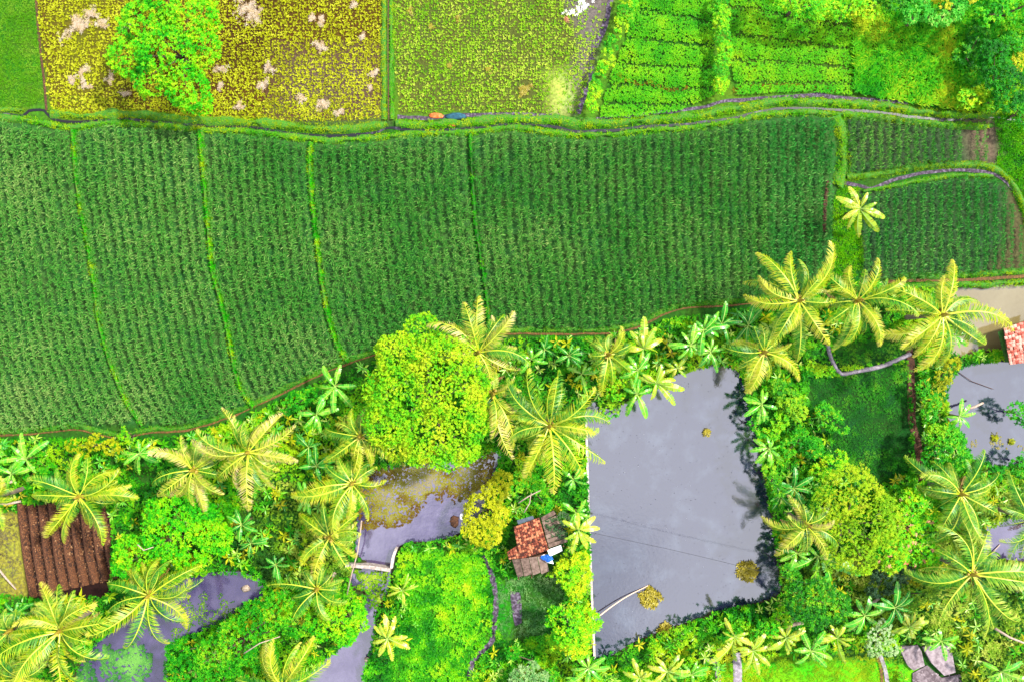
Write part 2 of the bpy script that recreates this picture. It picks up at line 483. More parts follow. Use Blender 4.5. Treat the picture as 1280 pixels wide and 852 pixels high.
paint([(690, -30), (770, -30), (752, 30), (738, 90), (718, 142), (690, 142), (725, 60), (715, 20)], (104, 98, 90), 16)
paint([(685, 95), (705, 90), (718, 120), (705, 142), (690, 140)], (165, 190, 80), 26)
paint(F_VEG, (36, 84, 6)); paint(F_VEG2, (50, 90, 6)); paint(F_TALL, (30, 100, 5))
paint([(1060, 146), (1245, 150), (1248, 205), (1060, 215)], (52, 78, 44))
paint([(1205, 150), (1245, 152), (1246, 200), (1215, 205)], (110, 92, 74), 24)
paint([(1072, 240), (1200, 222), (1262, 232), (1275, 340), (1080, 350)], (44, 80, 40))
paint([(1258, 240), (1282, 240), (1282, 345), (1230, 345), (1258, 300)], (84, 80, 48), 18)
paint([(-60, 640), (25, 640), (40, 745), (-60, 750)], (146, 146, 48), 8)
paint([(20, 625), (140, 625), (140, 750), (35, 750)], (34, 14, 6), 4)
paint([(1010, 445), (1050, 440), (1140, 440), (1142, 590), (1100, 600), (1030, 590)], (14, 74, 12), 10)
paint([(500, 685), (640, 690), (640, 852), (480, 852)], (40, 130, 5), 8)
paint([(1150, 830), (1060, 825), (740, 835), (740, 900), (1150, 900)], (90, 190, 0), 8)
for P in PONDS:
    paint(P, (58, 46, 40), 3, 5) if False else paint(P, (60, 50, 38), 10)
    paint(P + [P[0]], (52, 44, 22), 5, 4)
m, t = newmat('ground')
at = N(t, 'Attribute', attribute_name='Col')
g = N(t, 'NewGeometry')
n1 = N(t, 'TexNoise', Scale=4.0, Detail=8, Roughness=0.7)
n2 = N(t, 'TexNoise', Scale=0.5, Detail=4)
hv = N(t, 'HueSaturation', Saturation=1.0)
mm = N(t, 'MapRange'); mm.inputs[1].default_value = 0.3; mm.inputs[2].default_value = 0.7; mm.inputs[3].default_value = 0.4; mm.inputs[4].default_value = 1.7
m2 = N(t, 'MapRange'); m2.inputs[1].default_value = 0.35; m2.inputs[2].default_value = 0.65; m2.inputs[3].default_value = 0.475; m2.inputs[4].default_value = 0.515
pb = N(t, 'BsdfPrincipled', Roughness=0.95); pb.inputs['Specular IOR Level'].default_value = 0.15
bp = N(t, 'Bump', Strength=0.6, Distance=0.06)
o = N(t, 'OutputMaterial')
for a_, b_ in ((g.outputs['Position'], n1.inputs['Vector']), (g.outputs['Position'], n2.inputs['Vector']), (n1.outputs['Fac'], mm.inputs[0]),
               (n2.outputs['Fac'], m2.inputs[0]), (at.outputs['Color'], hv.inputs['Color']), (mm.outputs[0], hv.inputs['Value']), (m2.outputs[0], hv.inputs['Hue']),
               (hv.outputs[0], pb.inputs['Base Color']), (n1.outputs['Fac'], bp.inputs['Height']), (bp.outputs[0], pb.inputs['Normal']), (pb.outputs[0], o.inputs['Surface'])):
    t.links.new(a_, b_)
M['ground'] = m
nx, ny = len(XS), len(YS)
I = (np.arange(nx - 1)[:, None] * ny + np.arange(ny - 1)[None, :]).ravel()
me = mesh('ground', np.stack([gx, gy, gz], 1), np.stack([I, I + ny, I + ny + 1, I + 1], 1), M['ground'], smooth=True,
          col=np.concatenate([gc, np.ones((len(gc), 1))], 1))
tag(link('ground', me), 'farmland ground of soil and grass under all the fields and groves', 'ground', kind='structure')

def sheet(name, poly, z, mat, label, cat, kind='structure', sm=True, parent=None):
    P = smooth_line(poly, 10, True) if sm else poly
    v = [(*W(x, y, z), z) for x, y in P]
    me = bpy.data.meshes.new(name)
    me.from_pydata(v, [], [list(range(len(v)))[::-1]])
    me.materials.append(mat)
    me.attributes.new('tone', 'FLOAT', 'FACE').data[0].value = 0.5
    me.update()
    o = link(name, me, parent)
    if parent is None: tag(o, label, cat, kind=kind)
    return o

def grow(poly, d=6):
    cx = sum(p[0] for p in poly) / len(poly); cy = sum(p[1] for p in poly) / len(poly)
    out = []
    n = len(poly)
    A = sum(poly[i][0] * poly[(i + 1) % n][1] - poly[(i + 1) % n][0] * poly[i][1] for i in range(n))
    sg = 1 if A > 0 else -1
    for i in range(n):
        a, b = np.array(poly[i - 1], float), np.array(poly[(i + 1) % n], float)
        tt = (b - a) / (np.hypot(*(b - a)) + 1e-6)
        out.append((poly[i][0] + sg * tt[1] * d, poly[i][1] - sg * tt[0] * d))
    return out
sheet('pond', grow(POND_MAIN, 5), WL, M['w_main'], 'large still grey pond in the lower middle with reflections along its edges', 'pond')
sheet('pond', grow(POND_LEFT, 5), WL, M['w_left'], 'small lavender muddy pond below the big round tree, algae on its upper side', 'pond')
sheet('ditch_water', grow(CHANNEL, 4), WL - 0.03, M['w_left'], 'narrow muddy channel running down from the small pond wall', 'channel')
sheet('pond', grow(POND_LL, 5), WL, M['w_purple'], 'dark purple pond in the lower left under leaning palms', 'pond')
sheet('pond', grow(POND_R1, 5), WL, M['w_olive'], 'pale olive pond with cloud reflections beside the pink tiled roof', 'pond')
sheet('pond', grow(POND_R2, 5), WL, M['w_main'], 'blue grey pond below the tiled roof at the right edge', 'pond')
sheet('pond', grow(POND_R3, 5), WL, M['w_left'], 'small patch of pale water between the palms at the right edge', 'pond')

# ------------------------------------------------------------------ ribbons: bunds, ditches, paths
def ribbon(name, line, width, mat, label, cat, z=0.03, h=0.0, kind='structure', wob=0.25, step=5, wfun=None, seed=1):
    L = smooth_line(line, step)
    L = np.array(L)
    d = np.gradient(L, axis=0); d /= np.hypot(d[:, 0], d[:, 1])[:, None] + 1e-9
    nrm = np.stack([-d[:, 1], d[:, 0]], 1)
    prof = [(-1, -0.06), (-0.7, 0.62), (-0.3, 0.95), (0.3, 0.95), (0.7, 0.62), (1, -0.06)] if h > 0 else [(-1, 0), (0, 0.001), (1, 0)]
    V = []
    for i, p in enumerate(L):
        for (u, q) in prof:
            wv = width / 2 * (1 + wob * (fbm(i * 0.35 * step / 5, 3.3 * (1 if u > 0 else 2), seed) - 0.5) * 2)
            x, y = W(*(p + nrm[i] * u * wv), z)
            V.append((x, y, z + (q * h if h > 0 else 0)))
    k = len(prof)
    F = [(i * k + j, i * k + j + 1, (i + 1) * k + j + 1, (i + 1) * k + j) for i in range(len(L) - 1) for j in range(k - 1)]
    me = mesh(name, V, np.array(F), mat, smooth=h > 0)
    return tag(link(name, me), label, cat, kind=kind)

M['bund'] = solid('grassy_earth', [(28, 92, 0), (62, 150, 0), (120, 110, 30)], 9, bump=1.0, pos=[0.35, 0.5, 0.66])
M['bundd'] = solid('dark_grassy_earth', [(20, 70, 5), (40, 110, 10), (80, 90, 20)], 3, bump=0.8)

UPPER = [(-60, 143), (0, 143), (28, 145), (36, 138), (55, 138), (64, 148), (95, 153), (140, 149), (160, 149), (200, 153), (250, 157), (310, 159), (370, 168), (420, 170), (468, 166), (488, 160),
         (540, 163), (600, 160), (640, 155), (690, 158), (715, 164), (750, 164), (800, 159), (850, 156), (880, 153), (910, 149), (960, 138), (1000, 135), (1050, 138), (1095, 140), (1140, 146), (1180, 150), (1215, 148), (1245, 146), (1285, 154), (1340, 160)]
ribbon('ditch', UPPER, 3.4, M['w_ditch'], 'narrow irrigation ditch winding across the photo above the maize field', 'ditch', z=0.05, wob=0.9)
UP2 = [(497, 146), (535, 148), (580, 144), (640, 143), (700, 145)]
ribbon('mud_strip', UP2, 5, M['mud'], 'muddy strip along the lower edge of the green stubble field', 'mud', z=0.035, wob=0.7)
UP3 = [(745, 149), (790, 145), (840, 139), (880, 134), (905, 127), (940, 124), (985, 121), (1020, 119), (1060, 123), (1100, 126), (1135, 130)]
ribbon('mud_strip', UP3, 4.5, M['mud'], 'muddy furrow along the lower edge of the vegetable beds', 'mud', z=0.035, wob=0.9)
ribbon('ditch', [(43, -60), (45, 0), (50, 60), (56, 110), (58, 138)], 3.2, M['soil'], 'thin dark furrow between the young rice and the stubble field', 'ditch', z=0.04)
ribbon('mud_strip', [(768, -30), (758, 25), (742, 65), (736, 100), (722, 142)], 7, M['mud'], 'wet mud strip left of the sloping shrub hedge', 'mud', z=0.033, wob=0.8)
ribbon('ditch', [(486, -60), (485, 60), (486, 150)], 1.4, M['soil'], 'hair thin water furrow between the two stubble fields', 'ditch', z=0.30)
PATHLINE = [(-60, 546), (20, 543), (60, 540), (95, 537), (125, 543), (150, 547), (190, 540), (235, 537), (290, 520), (335, 500), (380, 478), (420, 460), (470, 443), (530, 425), (600, 418), (650, 417), (740, 417), (790, 411), (830, 393), (860, 385), (910, 382), (960, 376), (1010, 362)]
ribbon('dirt_path', PATHLINE, 2.3, M['path'], 'narrow brown footpath along the lower edge of the maize field', 'path', z=0.06, wob=1.1)
ribbon('dirt_path', [(1110, 352), (1160, 350), (1200, 350), (1240, 348), (1300, 344)], 4.0, M['path'], 'short brown footpath above the pale olive pond', 'path', z=0.06)
ribbon('ditch', [(1034, 235), (1040, 228), (1075, 232), (1090, 236), (1120, 224), (1150, 217), (1190, 213), (1225, 214), (1250, 222), (1268, 238)], 4.5, M['mud'], 'muddy ditch looping round the right hand maize plot', 'ditch', z=0.04, wob=0.7)
ribbon('ditch', [(1036, 226), (1032, 250), (1030, 290)], 5, M['soil'], 'bare soil gap left of the lone banana plant', 'ditch', z=0.04)
ribbon('ditch', [(1136, 430), (1139, 470), (1140, 520), (1148, 560), (1152, 600)], 10, M['soil'], 'dark straight ditch along the right side of the dark grass plot', 'ditch', z=0.05, wob=0.5)
ribbon('stone_wall', [(1034, 430), (1039, 448), (1046, 462), (1052, 467), (1075, 463), (1100, 458), (1120, 450), (1138, 442)], 5.5, M['concg'], 'low pale grey wall curving across the dark grass plot', 'wall', z=0.06, h=0.22, kind='structure', wob=0.3)
ribbon('drain', [(604, 694), (610, 706), (616, 725), (620, 745), (618, 780), (616, 800), (604, 812), (592, 824), (586, 845)], 7, M['mud'], 'grey drain running down through the weedy plot', 'ditch', z=0.06, wob=0.6)
sheet('bare_ground', [(638, 738), (650, 740), (652, 778), (644, 782), (640, 760)], 0.055, M['mud'], 'grey bare patch below the hut', 'bare ground')
ribbon('concrete_strip', [(880, 826), (892, 826), (897, 838), (898, 900)], 7, M['concg'], 'left of two grey concrete strips at the bottom edge beyond the pond', 'strip', z=0.06, h=0.06, wob=0.15)
ribbon('concrete_strip', [(920, 815), (922, 840), (922, 900)], 11, M['concg'], 'right and wider of two grey concrete strips at the bottom edge beyond the pond', 'strip', z=0.06, h=0.06, wob=0.15)

# ------------------------------------------------------------------ leaf generator
def leaf_set(p, az, pitch, L, Wd, fold=0.25, bend=0.0):
    """folded rhombus leaves; p (n,3) base; returns verts (4n,3), tris (2n,3)"""
    n = len(p)
    az = np.broadcast_to(az, n); pitch = np.broadcast_to(pitch, n); L = np.broadcast_to(L, n); Wd = np.broadcast_to(Wd, n)
    ch, sh = np.cos(az), np.sin(az)
    cp, sp = np.cos(pitch), np.sin(pitch)
    d = np.stack([ch * cp, sh * cp, sp], 1)
    s = np.stack([-sh, ch, np.zeros(n)], 1)
    u = np.cross(d, s)
    base_ = p
    mid = p + d * (L * 0.45)[:, None] + u * 0
    upv = np.array([0, 0, 1.0])
    l = mid + s * (Wd / 2)[:, None] + upv * (fold * Wd)[:, None]
    r = mid - s * (Wd / 2)[:, None] + upv * (fold * Wd)[:, None]
    tip = p + d * L[:, None] - upv * (bend * L)[:, None]
    V = np.stack([base_, r, tip, l], 1).reshape(-1, 3)
    b = np.arange(n) * 4
    F = np.stack([np.stack([b, b + 1, b + 2], 1), np.stack([b, b + 2, b + 3], 1)], 1).reshape(-1, 3)
    return V, F

def rosettes(pts, tone, k, L, Wd, p_lo=-0.2, p_hi=0.6, rs=None, jit=0.35, bend=0.1, fold=0.2):
    """k leaves round every point; returns V,F,T"""
    n = len(pts)
    rs = rs or rng
    a0 = rs.random(n) * 6.283
    P = np.repeat(pts, k, 0)
    az = np.repeat(a0, k) + np.tile(np.arange(k) * 6.283 / k, n) + rs.normal(0, jit, n * k)
    pit = rs.uniform(p_lo, p_hi, n * k)
    LL = (np.repeat(np.broadcast_to(L, n), k)) * rs.uniform(0.7, 1.2, n * k)
    V, F = leaf_set(P, az, pit, LL, LL * Wd, fold, bend)
    T = np.repeat(np.repeat(tone, k) + rs.normal(0, 0.12, n * k), 2)
    return V, F, np.clip(T, 0, 1)

def scatter(poly, dens, seed, exclude=()):
    """random points (pixel space) in a polygon; dens per square metre"""
    rs = np.random.default_rng(seed)
    xs = [p[0] for p in poly]; ys = [p[1] for p in poly]
    A = (max(xs) - min(xs)) * (max(ys) - min(ys)) * S * S
    n = int(A * dens)
    x = rs.uniform(min(xs), max(xs), n); y = rs.uniform(min(ys), max(ys), n)
    k = inpoly(x, y, poly)
    for e in exclude: k &= ~inpoly(x, y, e)
    return x[k], y[k], rs

def world(x, y, z):
    k = (HC - z) / HC * S
    return np.stack([(x - 640) * k, (426 - y) * k, z * np.ones_like(x)], 1)

# ------------------------------------------------------------------ maize
def crop_plants(x, y, rs, h=0.75, leafL=0.38, k=10, tone0=0.45, scale=None, wd=0.17):
    n = len(x)
    sc = np.ones(n) if scale is None else scale
    z0 = rs.uniform(0.35, 1.0, (n, k)) * h * sc[:, None]
    P = np.repeat(world(x, y, 0.0 * x), k, 0)
    P[:, 2] = z0.ravel()
    sc = sc * rs.uniform(0.75, 1.2, n)
    a = rs.random(n)[:, None] * 6.283 + np.arange(k)[None] * 2.4 + rs.normal(0, 0.3, (n, k))
    pit = rs.uniform(-0.1, 0.8, n * k)
    L = leafL * np.repeat(sc, k) * rs.uniform(0.6, 1.15, n * k)
    V, F = leaf_set(P, a.ravel(), pit, L, L * wd, 0.3, 0.3)
    px = np.repeat(x, k); py = np.repeat(y, k)
    T = tone0 + 0.55 * (fbm(px * 0.015, py * 0.015, 11) - 0.5) + rs.normal(0, 0.16, n * k)
    return V, F, np.repeat(np.clip(T, 0, 1), 2)

def gx_at(gd, y):
    gd = sorted(gd, key=lambda p: p[1])
    return np.interp(y, [p[1] for p in gd], [p[0] for p in gd]) if y is not None else None

def gext(gd, y):
    ys = np.array([p[1] for p in gd]); xs = np.array([p[0] for p in gd])
    r = np.interp(y, ys, xs)
    lo = y < ys[0]; hi = y > ys[-1]
    r = np.where(lo, xs[0] + (y - ys[0]) * (xs[1] - xs[0]) / (ys[1] - ys[0]), r)
    r = np.where(hi, xs[-1] + (y - ys[-1]) * (xs[-1] - xs[-2]) / (ys[-1] - ys[-2]), r)
    return r

topf = lambda x: np.interp(x, [p[0] for p in B_TOP], [p[1] for p in B_TOP])
botf = lambda x: np.interp(x, [p[0] for p in B_BOT], [p[1] for p in B_BOT])
plots = ['leftmost maize plot, cut off by the left edge of the photo', 'second maize plot from the left, between two curved grass bunds',
         'third maize plot from the left, above the palm on the path', 'fourth maize plot from the left, above the big round tree',
         'widest maize plot, right of the dark straight bund and above the pond']
def make_row(xr, yr, rs, root, mat, **kw):
    V, F, T = crop_plants(xr, yr, rs, **kw)
    me = mesh('crop_row', V, F, mat, T)
    return link('crop_row', me, root)
def centre_of(V): pass

mrs = np.random.default_rng(21)
for gi in range(5):
    ga, gb = GUIDES[gi], GUIDES[gi + 1]
    ya = np.arange(140, 552, 2.2)
    wmid = gext(gb, np.array([300.0]))[0] - gext(ga, np.array([300.0]))[0]
    nrow = int(round(wmid / 11.6))
    mx_ = (gext(ga, np.array([300.0]))[0] + gext(gb, np.array([300.0]))[0]) / 2
    root = tag(empty('maize_plot', W3(max(20, mx_), 300)), plots[gi], 'maize plot', 'maize plots in the long green field')
    for r_ in range(nrow):
        u = (r_ + 0.62) / (nrow + 0.24)
        y = ya + mrs.uniform(-1.5, 1.5, len(ya))
        x = gext(ga, y) * (1 - u) + gext(gb, y) * u
        # rows read clearly at the left and right ends, closed canopy in the middle
        spread = 0.95 + 1.3 * np.exp(-((x - 520) / 230.0) ** 2)
        y0 = y
        kgap = mrs.random(len(y)) < 0.94
        x = x + mrs.normal(0, 1, len(y)) * spread + 2.5 * (fbm(y * 0.02, x * 0.0 + r_, 4) - 0.5)
        k = (y > topf(x) + 5 + 3 * (vnoise(x * 0.2, y * 0, 3) - 0.5)) & (y < botf(x) - 3) & (x > -50)
        for g_ in (ga, gb):
            k &= np.abs(x - gext(g_, y)) > (6.0 if g_ is not GUIDES[4] else 6.4)
        if k.sum() < 25: continue
        xs_, ys_ = x[k], y[k]
        sc = 0.8 + 0.45 * fbm(xs_ * 0.05, ys_ * 0.05, 9) + 0.0 * xs_
        o = make_row(xs_, ys_, mrs, root, M['maize'] if xs_.mean() < 960 else M['maizer'], scale=sc, tone0=0.55 + 0.14 * max(0, 1 - xs_.mean() / 500))
        o.matrix_parent_inverse = Matrix.Translation(root.location).inverted()

def row_plot(poly, x0, x1, step, label, mat, tone0, bare=None, seed=3, h=0.8, tilt=0.0):
    root = tag(empty('maize_plot', W3((x0 + x1) / 2, (poly[0][1] + poly[-1][1]) / 2)), label, 'maize plot', 'maize plots with open rows at the right')
    rs = np.random.default_rng(seed)
    x = x0
    while x < x1:
        ys = np.arange(min(p[1] for p in poly), max(p[1] for p in poly), 1.9)
        ys = ys + rs.uniform(-1.3, 1.3, len(ys))
        xs_ = x + tilt * (ys - ys[0]) + rs.normal(0, 0.9, len(ys))
        k = inpoly(xs_, ys, poly)
        sc = np.ones(len(xs_))
        if bare is not None:
            b = bare(xs_, ys)
            sc = 1.0 - 0.35 * b
            k &= rs.random(len(xs_)) > b * 0.15
        if k.sum() > 18:
            o = make_row(xs_[k], ys[k], rs, root, mat, scale=sc[k], tone0=tone0 + 0.14, h=h, leafL=0.33)
            o.matrix_parent_inverse = Matrix.Translation(root.location).inverted()
        x += step
row_plot([(1060, 150), (1100, 146), (1160, 155), (1232, 160), (1246, 188), (1236, 204), (1190, 205), (1150, 208), (1100, 213), (1060, 216)], 1064, 1246, 11.0,
         'upper right maize plot thinning out to bare soil on its right', M['maize'], 0.42, lambda x, y: np.clip((x - 1130) / 90, 0, 1) * np.clip((230 - y) / 60, 0, 1), 5)
row_plot([(1078, 244), (1110, 238), (1150, 231), (1200, 222), (1245, 228), (1262, 255), (1280, 300), (1282, 338), (1200, 343), (1130, 350), (1084, 350), (1076, 300)], 1082, 1282, 11.2,
         'lower right maize plot with clear dark rows above the palms', M['maizer'], 0.42, lambda x, y: np.clip((x - 1235 + (y - 300) * 0.3) / 30, 0, 1), 6)

# ------------------------------------------------------------------ stuff: grasses and stubble
def grass(name, poly, dens, L, mat, label, cat='grass', k=4, z=0.0, tone=0.5, seed=1, var=0.5, exclude=(), p_lo=0.3, p_hi=1.2, wd=0.16, zf=None, kind='stuff', ns=0.05, keep=None):
    x, y, rs = scatter(poly, dens, seed, exclude)
    if keep is not None:
        kk = keep(x, y, rs); x, y = x[kk], y[kk]
    zz = np.full(len(x), z) if zf is None else zf(x, y)
    P = world(x, y, zz); P[:, 2] = zz
    T = tone + var * (fbm(x * ns, y * ns, seed + 3) - 0.5) * 1.6
    V, F, T = rosettes(P, T, k, L, wd, p_lo, p_hi, rs)
    o = link(name, mesh(name, V, F, mat, T))
    return tag(o, label, cat, kind=kind)

def line_poly(line, wpx, off=0.0):
    L = np.array(smooth_line(line, 8))
    d = np.gradient(L, axis=0); d /= np.hypot(d[:, 0], d[:, 1])[:, None] + 1e-9
    n = np.stack([-d[:, 1], d[:, 0]], 1)
    a = L + n * (off - wpx / 2); b = L + n * (off + wpx / 2)
    return [tuple(p) for p in a] + [tuple(p) for p in b[::-1]]

def bund(line, wpx, h, label, mat='grass', bmat='bund', dens=55, L=0.17, tone=0.5, seed=1, k=4):
    b = ribbon('grass_bund', line, wpx, M[bmat], label, 'bund', z=0.0, h=h, kind='structure', wob=1.3, seed=seed, step=4)
    P = line_poly(line, wpx * 1.3)
    Ls = np.array(smooth_line(line, 8))
    def zf(x, y):
        d = segdist(x, y, [tuple(p) for p in Ls]) / (wpx / 2)
        return h * np.clip(1 - d ** 2, -0.0, 1) * 0.92
    grass('grass', P, dens, L, M[mat], 'grass growing on the ' + label, k=k, tone=tone, seed=seed + 50, zf=zf, var=0.95, ns=0.09, wd=0.22, keep=lambda x, y, rs: (vnoise(x * 0.17, y * 0.17, seed) > 0.24))
    return b

def grid_tufts(name, poly, sp, mat, label, L, k, seed, tone=0.5, keep=None, jit=0.75, exclude=(), shear=0.0, tonef=None):
    rs = np.random.default_rng(seed)
    xs = [p[0] for p in poly]; ys = [p[1] for p in poly]
    X, Y = np.meshgrid(np.arange(min(xs), max(xs), sp), np.arange(min(ys), max(ys), sp))
    Y = Y + shear * X % sp
    x = X.ravel() + rs.normal(0, jit, X.size) + 5 * (fbm(X.ravel() * 0.01, Y.ravel() * 0.01, 2) - 0.5); y = Y.ravel() + rs.normal(0, jit, X.size) + 5 * (fbm(X.ravel() * 0.012, Y.ravel() * 0.012, 6) - 0.5)
    kk = inpoly(x, y, poly)
    for e in exclude: kk &= ~inpoly(x, y, e)
    if keep is not None: kk &= keep(x, y, rs)
    x, y = x[kk], y[kk]
    P = world(x, y, 0 * x + 0.03)
    T = (tone if tonef is None else tonef(x, y)) + 0.7 * (fbm(x * 0.03, y * 0.03, seed) - 0.5) + rs.normal(0, 0.15, len(x))
    V, F, T = rosettes(P, T, k, L * rs.uniform(0.6, 1.5, len(x)), 0.42, 0.0, 0.8, rs, 0.6, 0.1)
    return tag(link(name, mesh(name, V, F, mat, T)), label, 'stubble', kind='stuff')

SPOTS1 = [(95, 35, 20), (115, 20, 10), (128, 33, 10), (158, 32, 9), (103, 88, 9), (92, 100, 7), (107, 107, 9), (157, 117, 7), (138, 98, 8), (312, 12, 18), (276, 86, 9), (300, 133, 7), (403, 24, 9), (390, 25, 8), (400, 58, 9),
          (455, 45, 6), (468, 92, 7), (463, 110, 5), (330, 108, 9), (405, 130, 10), (378, 122, 7), (425, 140, 7), (443, 6, 6), (274, 108, 6), (335, 85, 8), (320, 18, 10)]
def spotkeep(x, y, rs):
    k = np.ones(len(x), bool)
    for sx, sy, r in SPOTS1:
        k &= ~((np.hypot(x - sx, y - sy) < r * 0.75) & (rs.random(len(x)) < 0.8))
    return k & (rs.random(len(x)) > 0.03)
grid_tufts('rice_stubble', F_STUB, 3.75, M['stub'], 'yellow rice stubble with straw heaps, upper left field', 0.165, 7, 31, 0.5, spotkeep,
           tonef=lambda x, y: 0.45 + 0.15 * (x < 300))
def keepg(x, y, rs):
    p = np.clip((x - 700) / 60, 0, 1) * np.clip((60 - y) / 30, 0, 1) + 0.25 * (fbm(x * 0.05, y * 0.05, 3) > 0.6) + 0.8 * (np.hypot((x - 700) / 1.0, (y - 118) / 1.8) < 14) + 0.85 * (np.hypot(x - 655, y - 113) < 15)
    return rs.random(len(x)) > p * 0.75
grid_tufts('rice_stubble', F_STUBG, 3.75, M['stubg'], 'green rice stubble with wet bare corners, upper middle field', 0.15, 7, 32, 0.5, keepg)
grass('young_rice', F_RICE, 60, 0.19, M['rice'], 'dense young rice in the top left corner field', 'rice', k=5, seed=33, p_lo=0.4)
# green weeds in the stubble fields
grass('weeds', F_STUBG, 14, 0.12, M['grass'], 'low green weeds between the stubble of the upper middle field', 'weeds', k=4, seed=34, tone=0.8,
      keep=lambda x, y, rs: rs.random(len(x)) < np.clip((fbm(x * 0.02, y * 0.02, 12) + (y - 90) / 160.0 - 0.35) * 2.2, 0, 1))
grass('weeds', [(60, 118), (480, 132), (481, 155), (250, 152), (60, 145)], 26, 0.14, M['grassy'], 'yellow green weeds along the lower edge of the yellow stubble field', 'weeds', k=4, seed=35, tone=0.5)

bund([(64, 140), (110, 145), (160, 143), (250, 150), (330, 154), (400, 161), (470, 158), (484, 154)], 10, 0.25, 'yellow green bund below the yellow stubble field', 'grassy', tone=0.45, seed=2)
bund([(-60, 139), (0, 138), (30, 138)], 5, 0.2, 'brownish bund below the young rice', 'grassy', seed=3)
bund([(495, 155), (540, 156), (600, 152), (640, 149), (700, 151), (730, 155), (800, 151), (860, 147), (910, 138), (960, 129), (1000, 127), (1060, 130), (1110, 134), (1160, 141), (1210, 144), (1260, 140), (1330, 146)], 9.5, 0.3,
     'bright green bund between the upper fields and the ditch', 'grass', tone=0.72, seed=4, L=0.2)
bund([(-60, 148), (0, 147), (40, 151), (90, 160), (130, 154), (200, 157), (250, 162), (320, 165), (395, 175), (460, 173), (520, 167), (590, 165), (640, 159), (690, 166), (740, 170), (800, 164), (850, 161), (900, 155), (950, 145), (1000, 141), (1050, 143), (1100, 147), (1150, 153), (1200, 157), (1240, 158)],
     7, 0.22, 'green bund along the top of the maize field', 'grass', tone=0.6, seed=5, L=0.2)
bund([(481, -60), (480, 60), (481, 150)], 7, 0.22, 'yellow bund right of the yellow stubble field', 'grassy', tone=0.6, seed=6)
bund([(490, -60), (489, 60), (490, 150)], 6, 0.22, 'green bund left of the green stubble field', 'grass', tone=0.6, seed=7)
for i, lb in ((1, 'first curved bund from the left across the maize field'), (2, 'second curved bund from the left across the maize field'), (3, 'third curved bund from the left across the maize field')):
    bund(GUIDES[i], 6.2, 0.42, lb, 'grassb', tone=0.6, seed=10 + i, dens=85, L=0.24)
bund(GUIDES[4], 5.0, 0.45, 'thin darker bund above the straw yellow palm', 'grassb', 'bundd', tone=0.3, seed=15, dens=80, L=0.2)
bund([(1044, 146), (1052, 165), (1055, 190), (1052, 220), (1046, 232)], 15, 0.25, 'green bund between the wide maize plot and the upper right plot', 'grass', tone=0.6, seed=16)
bund([(1058, 222), (1100, 218), (1150, 208), (1190, 206), (1235, 208), (1262, 225), (1280, 260), (1290, 310)], 8, 0.25, 'green bund looping round the lower right maize plot', 'grassy', tone=0.3, seed=17)
bund([(1078, 240), (1110, 234), (1150, 226), (1200, 219), (1240, 221)], 5, 0.25, 'thin green bund on top of the lower right maize plot', 'grass', tone=0.5, seed=18)
bund([(1120, 357), (1160, 357), (1200, 356), (1240, 355), (1300, 352)], 7, 0.25, 'green bank above the pale olive pond', 'grass', tone=0.5, seed=19)
bund([(1120, 346), (1160, 345), (1200, 344), (1240, 342), (1300, 337)], 6, 0.25, 'green strip between the maize and the short footpath', 'grass', tone=0.5, seed=20)
bund([(p[0], p[1] - 4.6) for p in PATHLINE], 6, 0.15, 'green verge between the maize field and the footpath', 'grassd', tone=0.7, seed=21)
grass('grass', [(1047, 235), (1075, 235), (1078, 300), (1080, 345), (1044, 345), (1040, 290), (1042, 250)], 45, 0.28, M['grass'], 'bright grass patch under the lone banana plant', seed=22, tone=0.4, k=5)
grass('grass', [(1240, 145), (1340, 130), (1340, 350), (1283, 345), (1283, 290), (1262, 228), (1243, 210), (1250, 180)], 45, 0.3, M['grass'], 'rough green grass at the right edge beside the maize plots', seed=23, tone=0.3, k=5)

# vegetable beds -------------------------------------------------------
def beds(poly, lines, label, seed, hw, tone):
    x, y, rs = scatter(poly, 95, seed)
    h = np.zeros(len(x)); t = np.full(len(x), tone)
    d = np.full(len(x), 1e9)
    for ln in lines:
        d = np.minimum(d, segdist(x, y, smooth_line(ln, 10)))
    keep = rs.random(len(x)) < np.clip((d - 0.8) / 3.0, 0.22, 1)
    hh = 0.26 * np.clip(d / hw, 0, 1) ** 0.7 + 0.08 * vnoise(x * 0.2, y * 0.2, 9)
    P = world(x, y, hh); P[:, 2] = hh
    T = tone + 0.8 * (fbm(x * 0.05, y * 0.05, seed) - 0.5)
    V, F, T = rosettes(P[keep], T[keep], 5, 0.125, 0.42, -0.1, 0.7, rs)
    tag(link('vegetable_bed_leaves', mesh('vegetable_bed_leaves', V, F, M['veg'], T)), label, 'crop', kind='stuff')
FUR = [[(795, 10), (820, 15), (860, 22), (900, 32)], [(780, 48), (815, 50), (850, 54), (895, 58)], [(770, 78), (810, 82), (850, 84), (895, 84)], [(760, 108), (800, 105), (840, 112), (895, 108)], [(752, 128), (800, 130), (860, 130)], [(795, -20), (900, -12)]]
beds(F_VEG, FUR, 'leafy vegetable beds with curved dark furrows between the two hedges', 41, 15, 0.5)
FUR2 = [[(912, 8), (960, 14), (1000, 25), (1066, 32)], [(912, 42), (960, 48), (1010, 54), (1066, 62)], [(912, 74), (960, 77), (1010, 80), (1066, 84)], [(912, 104), (960, 104), (1066, 104)], [(914, -25), (1066, -15)]]
beds(F_VEG2, FUR2, 'leafy vegetable beds right of the straight hedge', 42, 15, 0.55)
M['dry'] = foliage('dry_tuft', [(150, 60, 10), (205, 110, 20), (215, 160, 40), (190, 200, 40)], 0.3, objvar=0)
grass('dry_grass', line_poly([(916, 112), (960, 109), (1000, 109), (1052, 113)], 8), 45, 0.15, M['dry'], 'brownish dry strip under the right vegetable beds', 'dry grass', k=4, seed=46, z=0.03, tone=0.6)
